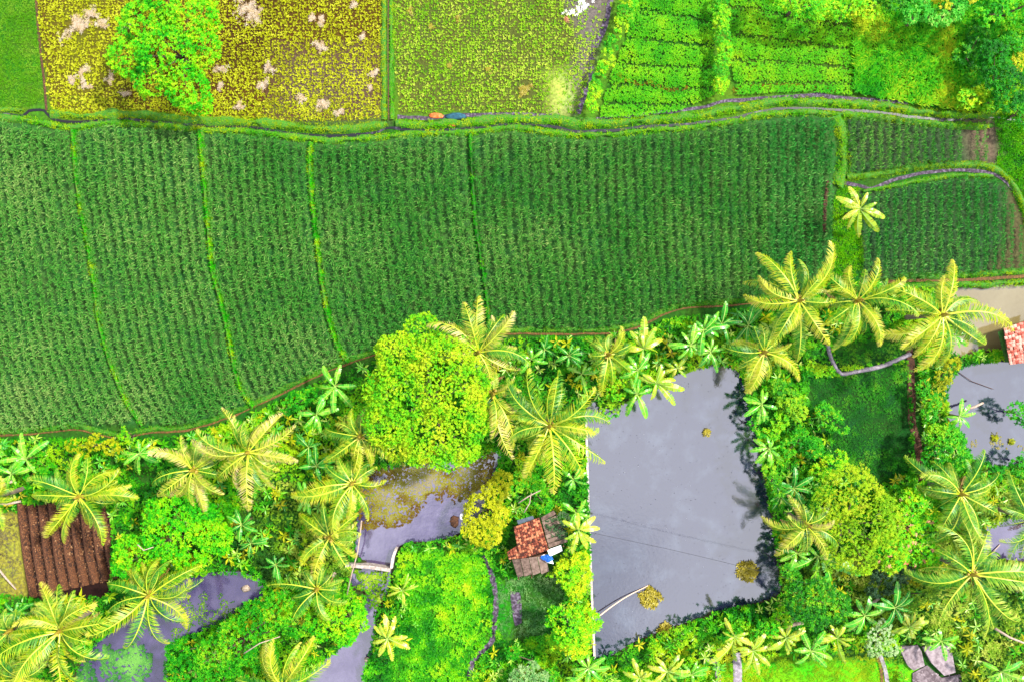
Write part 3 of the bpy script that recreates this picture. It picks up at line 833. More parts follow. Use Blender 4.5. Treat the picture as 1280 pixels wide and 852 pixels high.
grass('dry_grass', line_poly([(772, 92), (782, 100), (800, 105), (812, 103), (835, 112), (860, 110)], 5), 45, 0.13, M['dry'], 'orange dry streak across the left vegetable beds', 'dry grass', k=4, seed=47, z=0.36, tone=0.3)
# tall leaning grass
x, y, rs = scatter(F_TALL, 34, 43)
T = 0.42 - 0.15 * (x > 1190) + 1.4 * (fbm((x + y * 0.5) * 0.03, (y - x * 0.3) * 0.02, 44) - 0.42)
zt = 0.1 + 0.5 * fbm(x * 0.08, y * 0.05, 45)
P = world(x, y, zt); P[:, 2] = zt
n = len(x); k = 6
V, F = leaf_set(np.repeat(P, k, 0), rs.normal(1.1, 0.9, n * k), rs.uniform(-0.1, 0.6, n * k), rs.uniform(0.3, 0.6, n * k), 0.09, 0.1, 0.2)
tag(link('tall_grass', mesh('tall_grass', V, F, M['tall'], np.clip(np.repeat(np.repeat(T, k) + rs.normal(0, 0.15, n * k), 2), 0, 1))), 'tall leaning yellow green grass in the upper right field', 'grass', kind='stuff')

# ------------------------------------------------------------------ undergrowth zones (first matching wins)
J_ALL = [(-60, 549), (60, 546), (130, 550), (230, 543), (300, 524), (345, 503), (395, 478), (470, 450), (600, 424), (650, 421), (740, 421), (795, 415), (835, 398), (910, 388), (965, 382), (1000, 366),
         (1040, 345), (1110, 358), (1195, 361), (1300, 359), (1345, 360), (1345, 910), (-60, 910)]
Z_TILL = [(20, 632), (60, 628), (140, 640), (138, 740), (60, 750), (30, 745)]
Z_YEL = [(-60, 640), (22, 640), (32, 742), (-60, 745)]
HUT = [(640, 655), (692, 638), (708, 680), (700, 700), (690, 716), (648, 722), (632, 695)]
SLABS = [(1125, 806), (1185, 804), (1205, 852), (1205, 900), (1145, 900)]
zones = [
    # name, poly, dens, leafL, mat, tone, height, k, label, cat
    ('ground_cover', [(1010, 468), (1046, 470), (1136, 452), (1136, 590), (1100, 606), (1060, 600), (1030, 590), (1045, 540), (1010, 500)], 45, 0.16, 'grassd', 0.42, 0.10, 5, 'dark green grass plot below the curved pale wall', 'grass'),
    ('ground_cover', [(1046, 428), (1136, 425), (1134, 440), (1100, 452), (1050, 460), (1042, 440)], 45, 0.15, 'grassd', 0.62, 0.1, 5, 'green grass between the right palms and the curved pale wall', 'grass'),
    ('weeds', [(492, 690), (545, 684), (600, 690), (612, 720), (614, 790), (585, 830), (590, 900), (484, 900), (486, 830), (520, 780), (500, 745)], 34, 0.22, 'underb', 0.42, 0.25, 6, 'bright green weedy plot left of the grey drain', 'weeds'),
    ('weeds', [(626, 722), (700, 716), (706, 740), (690, 790), (650, 800), (626, 800), (622, 750)], 32, 0.17, 'tree_p', 0.42, 0.15, 5, 'pale low weeds just below the hut', 'weeds'),
    ('lawn', [(905, 830), (960, 818), (1060, 815), (1122, 812), (1130, 900), (905, 900)], 45, 0.16, 'grassy', 0.45, 0.08, 5, 'bright yellow green lawn at the bottom edge', 'lawn'),
    ('undergrowth', [(744, 826), (800, 803), (850, 785), (905, 768), (975, 752), (1000, 770), (990, 790), (910, 800), (830, 812), (770, 840), (745, 850)], 32, 0.22, 'under', 0.68, 1.5, 6, 'dense green creeper covering the lower bank of the large pond', 'undergrowth'),
    ('undergrowth', [(740, 850), (800, 815), (920, 795), (1130, 790), (1130, 815), (905, 830), (905, 900), (740, 900)], 26, 0.22, 'underb', 0.62, 0.5, 6, 'yellow green growth behind the lower bank of the large pond', 'undergrowth'),
    ('undergrowth', [(640, 420), (740, 420), (800, 412), (840, 397), (1000, 366), (1000, 480), (925, 470), (900, 455), (850, 466), (790, 500), (730, 510), (620, 500)], 28, 0.2, 'under', 0.55, 0.7, 6, 'green undergrowth between the footpath and the large pond', 'undergrowth'),
    ('undergrowth', [(1142, 430), (1205, 430), (1195, 470), (1180, 520), (1205, 570), (1200, 610), (1155, 610), (1142, 560)], 30, 0.22, 'under', 0.6, 0.6, 6, 'green undergrowth strip between the dark ditch and the blue grey pond', 'undergrowth'),
    ('undergrowth', [(925, 430), (1030, 430), (1012, 470), (1045, 540), (1040, 600), (1100, 610), (1150, 600), (1150, 640), (1000, 700), (960, 690), (950, 600), (935, 500)], 30, 0.23, 'under', 0.5, 1.7, 6, 'dense undergrowth on the right bank of the large pond', 'undergrowth'),
    ('undergrowth', [(1050, 700), (1345, 580), (1345, 910), (1110, 910), (1120, 810), (1090, 780), (980, 760), (975, 700)], 25, 0.21, 'undero', 0.55, 0.7, 6, 'tangled olive undergrowth around the lower right palms', 'undergrowth'),
    ('undergrowth', [(1142, 360), (1345, 345), (1345, 600), (1200, 600), (1200, 445)], 28, 0.2, 'under', 0.6, 0.5, 6, 'green fringe round the ponds at the right edge', 'undergrowth'),
    ('undergrowth', [(612, 575), (640, 560), (734, 520), (742, 830), (740, 900), (590, 900), (600, 830), (622, 810), (624, 720), (600, 690), (595, 650)], 30, 0.22, 'under', 0.62, 0.8, 6, 'green undergrowth round the hut along the left bank of the large pond', 'undergrowth'),
    ('undergrowth', [(300, 600), (420, 600), (440, 720), (340, 735), (300, 690)], 26, 0.18, 'undero', 0.45, 0.5, 6, 'dark olive undergrowth with leaf litter in the middle of the lower grove', 'undergrowth'),
    ('undergrowth', [(200, 740), (470, 700), (480, 790), (440, 910), (180, 910)], 28, 0.2, 'underb', 0.35, 0.7, 6, 'green undergrowth in the lower middle beside the muddy channel', 'undergrowth'),
    ('undergrowth', [(-60, 545), (170, 548), (300, 527), (400, 478), (470, 450), (640, 420), (640, 620), (450, 600), (440, 720), (140, 740), (140, 640), (-60, 632)], 28, 0.2, 'under', 0.58, 0.7, 6, 'green undergrowth below the footpath in the left grove', 'undergrowth'),
    ('undergrowth', [(-60, 738), (60, 752), (150, 735), (300, 700), (480, 700), (480, 910), (-60, 910)], 26, 0.2, 'under', 0.5, 0.6, 6, 'green undergrowth in the lower left corner', 'undergrowth'),
    ('dry_grass', Z_YEL, 35, 0.13, 'soy', 0.5, 0.08, 5, 'dry yellow brown grass left of the tilled beds', 'dry grass'),
    ('undergrowth', [(-100, 300), (1400, 300), (1400, 950), (-100, 950)], 30, 0.2, 'under', 0.55, 0.7, 6, 'leafy fringe spilling over the pond banks', 'undergrowth'),
]
EXC = PONDS + [Z_TILL, HUT, SLABS, [(1128, 425), (1134, 425), (1145, 600), (1158, 600), (1146, 425)]]
urs = np.random.default_rng(77)
n = 110000
ux = urs.uniform(-60, 1345, n); uy = urs.uniform(340, 905, n)
ok = inpoly(ux, uy, J_ALL)
for P in PONDS: ok &= sdf(ux, uy, smooth_line(P, 10, True)) > np.where((ux < 748) & (ux > 728), 1.0, -3.5 + 4 * fbm(ux * 0.08, uy * 0.08, 23))
for e in EXC[len(PONDS):]: ok &= ~inpoly(ux, uy, e)
ok &= segdist(ux, uy, [(604, 694), (616, 725), (620, 745), (618, 780), (616, 800), (604, 812), (592, 824), (586, 845)]) > 3.5
ok &= segdist(ux, uy, [(1034, 430), (1039, 448), (1052, 467), (1100, 458), (1138, 442)]) > 3.2
ok &= ~inpoly(ux, uy, [(637, 738), (651, 740), (652, 780), (642, 784)])
ok &= segdist(ux, uy, [(922, 815), (922, 900)]) > 5.5
ok &= segdist(ux, uy, [(880, 826), (892, 826), (897, 838), (898, 900)]) > 3.5
ok &= segdist(ux, uy, [(433, 704), (462, 706), (489, 710), (492, 695), (496, 684)]) > 5
ux, uy = ux[ok], uy[ok]
zid = np.full(len(ux), -1)
for i, z in enumerate(zones):
    zid[(zid < 0) & inpoly(ux, uy, z[1])] = i
DENS0 = n * 1.0 / ((1405 * 565) * S * S)
for i, z in enumerate(zones):
    nm, poly, dens, LL, mt, tone, hh, k, lb, ct = z
    idx = np.where(zid == i)[0]
    frac = dens / DENS0
    if frac < 1: idx = idx[urs.random(len(idx)) < frac]
    if len(idx) < 5: continue
    x, y = ux[idx], uy[idx]
    if frac > 1:
        rep = int(math.ceil(frac)); kk = urs.random(len(x) * rep) < frac / rep
        x = (np.tile(x, rep) + urs.normal(0, 2, len(x) * rep))[kk]; y = (np.tile(y, rep) + urs.normal(0, 2, len(y) * rep))[kk]
    b = fbm(x * 0.06, y * 0.06, 13, 3)
    zz = hh * np.clip((b - 0.25) * 2.2, 0.05, 1.2) * urs.uniform(0.6, 1.0, len(x))
    P = world(x, y, zz); P[:, 2] = zz + 0.03
    c2 = fbm(x * 0.02, y * 0.02, 14, 3); c3 = vnoise(x * 0.11, y * 0.11, 15)
    T = tone + 1.0 * (c2 - 0.5) + 0.6 * (c3 - 0.5) + 0.4 * (b - 0.5)  # low hollows darker, high clumps paler: shade of the gaps put into tone
    LLv = LL * (0.65 + 0.9 * vnoise(x * 0.05, y * 0.05, 19) ** 1.5)
    V, F, T = rosettes(P, T, k, LLv, 0.42 if LL > 0.17 else 0.2, -0.2, 0.7, urs)
    tag(link(nm, mesh(nm, V, F, M[mt], T)), lb, ct, kind='stuff')

# large leaved weeds dotted through the grove
NOBIG = [zones[0][1], zones[1][1], zones[2][1], zones[3][1], zones[4][1], Z_TILL, Z_YEL, HUT, SLABS]
x, y, rs = scatter(J_ALL, 2.6, 78, NOBIG)
ok = np.ones(len(x), bool)
for P_ in PONDS: ok &= sdf(x, y, P_) > 3
ok &= vnoise(x * 0.035, y * 0.035, 25) > 0.3
for L_ in ([(1034, 430), (1039, 448), (1052, 467), (1100, 458), (1138, 442)], [(1136, 430), (1140, 520), (1150, 600)], [(604, 694), (616, 725), (620, 745), (618, 780), (616, 800), (592, 824)], [(433, 704), (462, 706), (489, 710), (496, 684)]):
    ok &= segdist(x, y, L_) > 11
x, y = x[ok], y[ok]
for q, (mt, lb) in enumerate((('under', 'dark green large leaved weeds dotted through the grove'), ('ban', 'bright green large leaved weeds dotted through the grove'), ('tree_o', 'yellow leaved weeds dotted through the grove'))):
    kk = (np.floor(vnoise(x * 0.3, y * 0.3, 26) * 97).astype(int) % 3) == q
    if q == 2: kk &= rs.random(len(x)) < 0.5
    xx, yy = x[kk], y[kk]
    zz = 0.45 + 0.4 * rs.random(len(xx)); P = world(xx, yy, zz); P[:, 2] = zz
    V, F, T = rosettes(P, rs.normal(0.6, 0.2, len(xx)), 7, rs.uniform(0.3, 0.7, len(xx)), 0.27, -0.1, 0.6, rs, 0.35, 0.25)
    tag(link('leafy_weeds', mesh('leafy_weeds', V, F, M[mt], T)), lb, 'weeds', kind='stuff')

# ------------------------------------------------------------------ tilled beds
root = tag(empty('tilled_plot', W3(80, 690)), 'dark brown tilled vegetable beds with parallel soil ridges at the left edge', 'tilled plot', kind='structure')
for i in range(9):
    xa = 26 + i * 13.0; xb = xa + 16
    yb = 745 - i * 3
    L = smooth_line([(xa, 628), ((xa + xb) / 2 - 1, 690), (xb, yb)], 4)
    V = []
    for j, p in enumerate(L):
        for u, q in ((-1, -0.02), (-0.7, 0.20), (-0.25, 0.36), (0.3, 0.34), (0.75, 0.18), (1, -0.02)):
            jj = 0.05 * (fbm(j * 0.5, u * 2 + i * 7, 5) - 0.5)
            x, y = W(p[0] + u * 5.2 + 16 * jj, p[1])
            V.append((x, y, q + jj * (1 if abs(u) < 1 else 0)))
    F = [(a * 6 + b, a * 6 + b + 1, (a + 1) * 6 + b + 1, (a + 1) * 6 + b) for a in range(len(L) - 1) for b in range(5)]
    o = link('soil_ridge', mesh('soil_ridge', V, np.array(F)[:, ::-1], M['soilr'], smooth=True), root)
    o.matrix_parent_inverse = Matrix.Translation(root.location).inverted()

rs = np.random.default_rng(12)
n = 7500
cxp, cyp = rs.uniform(24, 146, n), rs.uniform(628, 746, n)
kk = inpoly(cxp, cyp, [(24, 628), (138, 628), (148, 722), (40, 746)])
cxp, cyp = cxp[kk], cyp[kk]
V = []; F = []
ph = ((cxp - 26 - (cyp - 628) * 0.13) / 13.0) % 1.0
hh = 0.33 * np.clip(np.cos((ph - 0.0) * 6.283) * 0.6 + 0.5, 0, 1)
for i in range(len(cxp)):
    p = W(cxp[i], cyp[i]); b = len(V); q = rs.uniform(0.03, 0.075); z0 = hh[i]
    for v in ((-1, -1, -.4), (1, -1, -.4), (1, 1, -.4), (-1, 1, -.4), (0, 0, .8)):
        V.append((p[0] + v[0] * q * rs.uniform(.5, 1.3), p[1] + v[1] * q * rs.uniform(.5, 1.3), z0 + v[2] * q))
    F += [(b, b + 1, b + 4), (b + 1, b + 2, b + 4), (b + 2, b + 3, b + 4), (b + 3, b, b + 4)]
tag(link('soil_clods', mesh('soil_clods', np.array(V), np.array(F), M['soilr'], np.repeat(rs.random(len(F) // 4) ** 1.5 * 0.85, 4))), 'loose earth clods over the tilled beds', 'soil', kind='stuff')

# ------------------------------------------------------------------ trees and shrubs
def crown(lobes, dens, L, k, mat, tone=0.5, seed=1, wd=0.5, fluff=0.25, var=0.5, lo=-0.3, extra=None):
    """lobes (x,y,z,rx,rz) in metres local; leaves spread through the shell of the lobes"""
    rs = np.random.default_rng(seed)
    P, T, Nn = [], [], []
    for li, (cx, cy, cz, rx, rz) in enumerate(lobes):
        n = int(dens * 2 * math.pi * rx * rx * 1.1)
        u = rs.uniform(lo, 1, n); a = rs.uniform(0, 6.283, n)
        rr = 1 - np.abs(rs.normal(0, 0.13, n)) - rs.uniform(0, 0.12, n)
        # bumps
        rr *= 0.74 + 0.5 * fbm(np.cos(a) * 2.2 * rx + cx * 3, np.sin(a) * 2.2 * rx + u * 2.5 * rx + cy * 3, seed, 3)
        s = np.sqrt(1 - u * u)
        p = np.stack([cx + rx * rr * s * np.cos(a), cy + rx * rr * s * np.sin(a), cz + rz * rr * u], 1)
        inside = np.zeros(n, bool)
        for lj, (ax, ay, az_, bx, bz) in enumerate(lobes):
            if lj != li:
                inside |= (((p[:, 0] - ax) / bx) ** 2 + ((p[:, 1] - ay) / bx) ** 2 + ((p[:, 2] - az_) / bz) ** 2) < 0.55
        p = p[~inside]
        gp = fbm(p[:, 0] * 1.6 + p[:, 2] * 0.7 + 31, p[:, 1] * 1.6 - p[:, 2] * 0.5 + 31, seed + 5, 2)
        p = p[(gp > 0.33) | (rs.random(len(p)) < 0.25)]
        P.append(p)
        T.append(tone + rs.normal(0, 0.07) + var * (fbm(p[:, 0] * 1.1 + 50, p[:, 1] * 1.1 + 50, seed + 2, 3) - 0.5) * 1.5 + rs.normal(0, 0.1, len(p)))
    P = np.concatenate(P); T = np.concatenate(T)
    P[:, 2] = np.maximum(P[:, 2], 0.1)
    V, F, T = rosettes(P, T, k, L, wd, -0.3, 0.5, rs, 0.3, 0.12)
    mi = None
    mats = [mat]
    if extra:
        mats = [mat, M[extra[0]]]
        mi = np.repeat((rs.random(len(P)) < extra[1]).astype(int), k * 2)
    return mesh('crown', V, F, mats, T, mi)

def tree(name, lobes_px, z, mat, label, cat, dens=16, L=0.2, k=5, tone=0.5, seed=1, wd=0.5, group=None, extra=None, flat=0.75, lo=-0.3, trunk=True, var=0.5):
    """lobes_px: (px,py,rpx[,dz]) as seen in the photo; z: height of the lobe centres"""
    cx = sum(l[0] * l[2] for l in lobes_px) / sum(l[2] for l in lobes_px)
    cy = sum(l[1] * l[2] for l in lobes_px) / sum(l[2] for l in lobes_px)
    bx, by = W(cx, cy, z)
    root = tag(empty(name, (bx, by, 0)), label, cat, group)
    lobes = []
    for l in lobes_px:
        r = l[2] * S * (HC - z) / HC
        dz = l[3] if len(l) > 3 else 0
        x, y = W(l[0], l[1], z + dz)
        lobes.append((x - bx, y - by, z + dz, r, min(r * flat, z + dz)))
    link('crown', crown(lobes, dens, L, k, M[mat], tone, seed, wd, extra=extra, lo=lo, var=var), root)
    if trunk:
        mb = MB()
        tr = 0.035 * z + 0.03
        fork = z * 0.45
        mb.tube([(0, 0, -0.1), (0.05, 0.02, fork * 0.5), (0.02, -0.03, fork)], [tr * 1.25, tr, tr * 0.85], 7)
        for (x, y, zz, r, rz) in lobes:
            mb.tube([(0.02, -0.03, fork * 0.92), (x * 0.45, y * 0.45, fork + (zz - fork) * 0.6), (x * 0.95, y * 0.95, zz + rz * 0.35)], [tr * 0.6, tr * 0.4, tr * 0.12], 5)
        mb.build('trunk', M['bark'], root, True)
    return root

tree('broadleaf_tree', [(180, 28, 32), (240, 22, 36), (160, 72, 26), (210, 70, 42, 0.5), (252, 60, 26), (236, 112, 28), (190, 98, 26), (210, -14, 38), (225, 92, 28), (250, 128, 18, -1)], 4.0, 'tree_g',
     'large bright green tree standing in the yellow stubble field', 'tree', dens=13, L=0.22, tone=0.5, seed=101, var=0.6)
tree('broadleaf_tree', [(555, 470, 56, .5), (505, 492, 48), (580, 520, 38), (535, 545, 42), (498, 445, 32), (527, 415, 26, -1), (575, 555, 30), (485, 525, 34), (590, 480, 28), (560, 575, 17, -.5), (497, 560, 20, -1)], 5.5, 'tree_y',
     'biggest tree of the photo, round yellow green crown over the small pond', 'tree', dens=36, L=0.13, tone=0.6, seed=102, wd=0.55, var=0.7)
tree('broadleaf_tree', [(168, 690, 26), (212, 668, 36, .3), (248, 650, 30), (272, 672, 22), (200, 640, 20), (157, 705, 17), (240, 690, 26), (190, 712, 18, -.6), (222, 635, 20)], 3.4, 'tree_g',
     'bright green tree right of the tilled beds', 'tree', dens=15, L=0.24, tone=0.55, seed=103)
tree('broadleaf_tree', [(1062, 618, 40), (1092, 650, 40, .5), (1066, 672, 36), (1036, 632, 24), (1030, 660, 20), (1110, 690, 28), (1075, 698, 22), (1040, 700, 16, -.5)], 4.2, 'tree_f',
     'fine leaved round yellow green tree on the right of the large pond', 'tree', dens=26, L=0.15, tone=0.5, seed=104, wd=0.3, k=6)
tree('flowering_tree', [(1128, 660, 28), (1152, 688, 22), (1112, 690, 24, .2), (1140, 628, 20), (1160, 700, 14), (1165, 650, 14)], 4.2, 'tree_g',
     'green tree with small pink blossoms beside the round fine leaved tree', 'tree', dens=16, L=0.22, tone=0.5, seed=105, extra=('flower', 0.05))
tree('broadleaf_tree', [(1182, 556, 26), (1195, 570, 18), (1168, 574, 18), (1172, 545, 16)], 3.0, 'tree_m', 'small round bright green tree on the left bank of the blue grey pond', 'tree', dens=17, L=0.22, seed=106, tone=0.6)
tree('yellow_shrub', [(600, 638, 24), (618, 615, 18), (606, 665, 22), (590, 660, 14), (628, 600, 14, -.3), (625, 645, 14)], 2.4, 'tree_o', 'yellow shrub between the small pond and the hut', 'shrub', dens=17, L=0.2, seed=107, tone=0.5)
tree('broadleaf_tree', [(716, 785, 28, .3), (735, 775, 18), (698, 772, 16), (722, 806, 18), (700, 798, 14)], 3.2, 'tree_g', 'round bright tree at the lower end of the pond wall', 'tree', dens=17, L=0.24, seed=108, tone=0.75)
tree('shrub', [(710, 716, 19), (725, 702, 14), (720, 736, 13), (730, 720, 12)], 2.2, 'tree_g', 'yellow green bush at the pond wall just below the hut', 'shrub', dens=18, L=0.22, seed=109, tone=0.78)
tree('broadleaf_tree', [(420, 776, 24), (440, 766, 18), (400, 788, 16), (432, 792, 16), (452, 780, 10)], 3.0, 'tree_g', 'pale bright green tree left of the muddy channel', 'tree', dens=17, L=0.2, seed=110, tone=0.65)
tree('spreading_tree', [(270, 820, 30), (322, 778, 30), (298, 800, 32, .3), (348, 762, 26), (235, 838, 26), (370, 778, 20), (222, 812, 16), (330, 820, 20), (280, 850, 28)], 3.4, 'tree_m',
     'spreading green tree with bare twigs overhanging the dark purple pond', 'tree', dens=15, L=0.19, seed=111, tone=0.62)
HEDG = 'trees along the top edge at the right'
tree('broadleaf_tree', [(1000, 2, 20), (1022, 8, 20), (980, -8, 22)], 3.2, 'tree_g', 'round green tree at the top edge above the right vegetable beds', 'tree', seed=112, tone=0.5, group=HEDG)
tree('broadleaf_tree', [(1062, 6, 18), (1085, 12, 15), (1045, 14, 14)], 3.2, 'tree_g', 'yellow green tree at the top edge, left of the dark gap', 'tree', seed=113, tone=0.62, group=HEDG)
tree('broadleaf_tree', [(1150, 12, 16), (1165, 22, 12), (1138, 20, 12)], 3.0, 'tree_b', 'pale bluish green tree at the top edge above the tall grass', 'tree', seed=114, tone=0.45, group=HEDG)
tree('broadleaf_tree', [(1190, 14, 15), (1200, 0, 14), (1180, 24, 10)], 3.0, 'tree_b', 'pale leafy tree at the top edge, second right of the dark gap', 'tree', seed=115, tone=0.6, group=HEDG)
tree('broadleaf_tree', [(1182, -4, 16), (1215, -10, 14)], 3.4, 'tree_o', 'yellow tree cut off by the top edge', 'tree', seed=116, group=HEDG)
tree('broadleaf_tree', [(1250, 8, 22), (1275, 12, 20), (1232, 20, 14), (1300, 0, 24)], 3.6, 'tree_g', 'large bright green tree in the top right corner', 'tree', seed=117, tone=0.42, group=HEDG)
tree('broadleaf_tree', [(1115, -2, 18), (1100, -12, 16)], 3.4, 'tree_d', 'dark tree at the top edge beside the pale bluish one', 'tree', seed=118, tone=0.5, group=HEDG)
tree('shrub', [(1262, 52, 14), (1275, 60, 12)], 2.4, 'tree_m', 'green bush at the right edge below the corner tree', 'shrub', seed=119, tone=0.65)
tree('shrub', [(1274, 78, 11), (1284, 72, 10)], 2.4, 'tree_o', 'orange yellow bush at the right edge near the top', 'shrub', seed=120, tone=0.6)
tree('broadleaf_tree', [(1248, 95, 24), (1270, 110, 20), (1240, 70, 20), (1258, 125, 16)], 2.6, 'tree_m', 'dark tree near the top right corner', 'tree', seed=121, tone=0.15, L=0.2)
tree('shrub', [(1208, 124, 13), (1225, 118, 12)], 1.6, 'tree_g', 'light green bush at the right end of the tall grass', 'shrub', seed=122, tone=0.65)
tree('shrub', [(1245, 118, 12), (1238, 132, 10)], 1.6, 'tree_m', 'leafy bush beside the dark tree at the right edge', 'shrub', seed=123, tone=0.6)
tree('shrub', [(1275, 130, 13), (1280, 150, 12)], 1.8, 'tree_m', 'green bush on the right edge beside the end of the ditch', 'shrub', seed=124, tone=0.5)
tree('shrub', [(1218, 95, 14), (1205, 70, 14), (1222, 45, 16)], 1.5, 'tree_d', 'dark low bushes at the right end of the tall grass', 'shrub', seed=125, tone=0.6)
tree('dark_tree', [(1022, 745, 24), (1045, 758, 20), (1000, 755, 20), (1020, 770, 18), (995, 738, 14)], 3.8, 'tree_d', 'dark leafy tree at the lower right corner of the large pond', 'tree', seed=126, tone=0.55, L=0.21)
tree('shrub', [(1040, 525, 14), (1030, 512, 12), (1052, 535, 9)], 1.8, 'tree_m', 'green bush with yellow tips left of the dark grass plot', 'shrub', seed=127, tone=0.6)
tree('shrub', [(985, 500, 16), (972, 485, 14), (998, 515, 12)], 1.8, 'tree_d', 'dark green bush on the upper right bank of the large pond', 'shrub', seed=128, tone=0.7)
tree('shrub', [(1015, 560, 15), (1000, 545, 13), (985, 560, 12)], 2.0, 'tree_m', 'leafy green bush beside the fine leaved round tree', 'shrub', seed=129, tone=0.45)
tree('shrub', [(1040, 582, 14), (1050, 572, 11), (1022, 590, 11)], 2.2, 'tree_g', 'light yellow green bush touching the top of the round tree', 'shrub', seed=130, tone=0.8)
tree('shrub', [(974, 525, 12), (966, 540, 10)], 1.6, 'tree_y', 'bush with yellow leaf tips on the right pond bank', 'shrub', seed=131, tone=0.5)
tree('shrub', [(1108, 722, 20), (1128, 715, 14), (1095, 735, 12)], 2.0, 'tree_gy', 'dark grey green bush below the fine leaved round tree', 'shrub', seed=132, tone=0.45)
tree('shrub', [(1100, 795, 16), (1112, 808, 12), (1092, 810, 11), (1105, 780, 10)], 1.8, 'tree_p', 'pale silvery bush beside the bright lawn', 'shrub', seed=133, tone=0.7, L=0.16)
tree('shrub', [(978, 772, 14), (965, 785, 11), (986, 760, 9)], 1.8, 'tree_g', 'light green bush on the lower bank near the concrete strips', 'shrub', seed=134, tone=0.62)
tree('shrub', [(955, 783, 12), (945, 792, 10)], 1.6, 'tree_m', 'mid green bush left of the light bush on the lower bank', 'shrub', seed=135, tone=0.6)
tree('shrub', [(1140, 745, 18), (1160, 740, 14), (1125, 752, 12)], 1.8, 'undero', 'olive speckled bush left of the big palm in the lower right', 'shrub', seed=136, tone=0.62, L=0.15)
tree('shrub', [(780, 470, 18), (770, 488, 14), (792, 485, 12), (765, 465, 12)], 2.0, 'tree_g', 'fine bright green bush at the upper left corner of the large pond', 'shrub', seed=137, tone=0.6, L=0.15, dens=24)
tree('shrub', [(763, 514, 11), (757, 505, 9), (770, 508, 7)], 1.4, 'tree_m', 'small round bush overhanging the top of the pond wall', 'shrub', seed=138, tone=0.75, L=0.13, dens=26)
tree('shrub', [(655, 598, 14), (670, 605, 12), (645, 610, 10), (680, 628, 12)], 1.8, 'tree_m', 'bush with brown dead twigs above the hut', 'shrub', seed=139, tone=0.7)
for i, (bx_, by_, r_, lb_) in enumerate([(688, 655, 9, 'upper'), (694, 664, 8, 'middle'), (702, 667, 7, 'lower'), (703, 650, 11, 'outer')]):
    tree('shrub', [(bx_, by_, r_)], 1.9, 'tree_gy', f'dark round bush right of the hut roof, {lb_} of four', 'shrub', seed=140 + i, tone=0.7, L=0.14, dens=22, trunk=False)
tree('shrub', [(660, 838, 14), (648, 846, 12), (676, 845, 11)], 2.0, 'tree_p', 'pale round bush at the bottom edge left of the pond corner', 'shrub', seed=145, tone=0.5)
tree('shrub', [(690, 845, 10), (640, 815, 10)], 1.6, 'tree_m', 'small bush by the bottom edge near the pond wall end', 'shrub', seed=146, tone=0.6)
tree('shrub', [(120, 552, 12), (140, 558, 12), (105, 562, 10), (90, 556, 9)], 1.7, 'tree_o', 'yellow green bush just below the footpath on the left', 'shrub', seed=147, tone=0.4, L=0.16, dens=14)
tree('shrub', [(155, 546, 9), (168, 553, 8), (158, 536, 7)], 1.4, 'tree_y', 'small yellow bush touching the footpath at the foot of the first bund', 'shrub', seed=148, tone=0.55, L=0.15, dens=12)
tree('shrub', [(372, 500, 14), (388, 492, 11), (360, 510, 10)], 1.5, 'tree_m', 'bright green bush under the footpath right of the middle palm', 'shrub', seed=149, tone=0.55)
tree('shrub', [(50, 575, 13), (62, 590, 11), (40, 592, 10)], 1.6, 'tree_m', 'green bush left of the palm over the tilled beds', 'shrub', seed=150, tone=0.5)
tree('shrub', [(205, 610, 14), (190, 622, 12)], 1.2, 'tree_d', 'dark low bush between the two left palms', 'shrub', seed=151, tone=0.5)
tree('shrub', [(1230, 588, 12), (1245, 592, 10), (1258, 586, 9)], 1.2, 'tree_m', 'green bush on the lower bank of the blue grey pond', 'shrub', seed=152, tone=0.5)
tree('shrub', [(1275, 582, 12), (1284, 575, 12)], 1.6, 'tree_m', 'green bush at the right edge below the blue grey pond', 'shrub', seed=153, tone=0.5)
tree('shrub', [(1180, 470, 12), (1190, 455, 11), (1172, 488, 10)], 1.5, 'tree_o', 'yellowish bush left of the blue grey pond', 'shrub', seed=154, tone=0.35)
tree('shrub', [(1165, 500, 13), (1155, 485, 11), (1162, 518, 11)], 1.4, 'tree_m', 'green bush between the dark ditch and the blue grey pond', 'shrub', seed=155, tone=0.55)
tree('shrub', [(1270, 512, 12), (1280, 522, 12)], 1.8, 'tree_m', 'bush over the right side of the blue grey pond', 'shrub', seed=156, tone=0.45)
tree('shrub', [(992, 722, 12), (984, 712, 10)], 3.0, 'tree_d', 'added dark bush at the water edge under the bright banana plant', 'shrub', seed=157, tone=0.5)  # added at the bank to strengthen the dark reflection in the pond
tree('shrub', [(968, 600, 10), (962, 588, 9), (974, 612, 9)], 3.0, 'tree_d', 'added dark bush at the water edge above the yellow pink palm', 'shrub', seed=158, tone=0.55)  # added for a darker shore reflection
tree('shrub', [(944, 528, 9), (950, 540, 8)], 2.6, 'tree_m', 'added small bush at the water edge between two banana plants on the right bank', 'shrub', seed=159, tone=0.5)  # added, like the two above, for its reflection in the water
# hedges: rows of single bushes
def hedge(line, n, rpx, mats, lab, seed, z=1.3):
    L = np.array(smooth_line(line, 2)); rs = np.random.default_rng(seed)
    for i in range(n):
        p = L[int((i + 0.5) / n * (len(L) - 1))]
        r = rpx * rs.uniform(0.85, 1.15)
        w_ = 'top edge' if i == 0 else ('lower end' if i == n - 1 else None)
        tree('hedge_bush', [(p[0], p[1], r), (p[0] + rs.uniform(-4, 4), p[1] + r * 0.6, r * 0.8)], z, mats[i % len(mats)],
             f'{lab}, {"first" if i == 0 else ["", "second", "third", "fourth", "fifth", "sixth", "seventh", "eighth", "ninth", "tenth"][i]} from the top', 'bush', dens=22, L=0.17, seed=seed + i, tone=0.62, trunk=False, group='bushes of the ' + lab.split(' of the ')[-1])
hedge([(788, -6), (775, 30), (760, 65), (748, 100), (736, 138)], 10, 9.5, ['tree_g', 'tree_m', 'tree_y'], 'bush of the sloping hedge', 170)
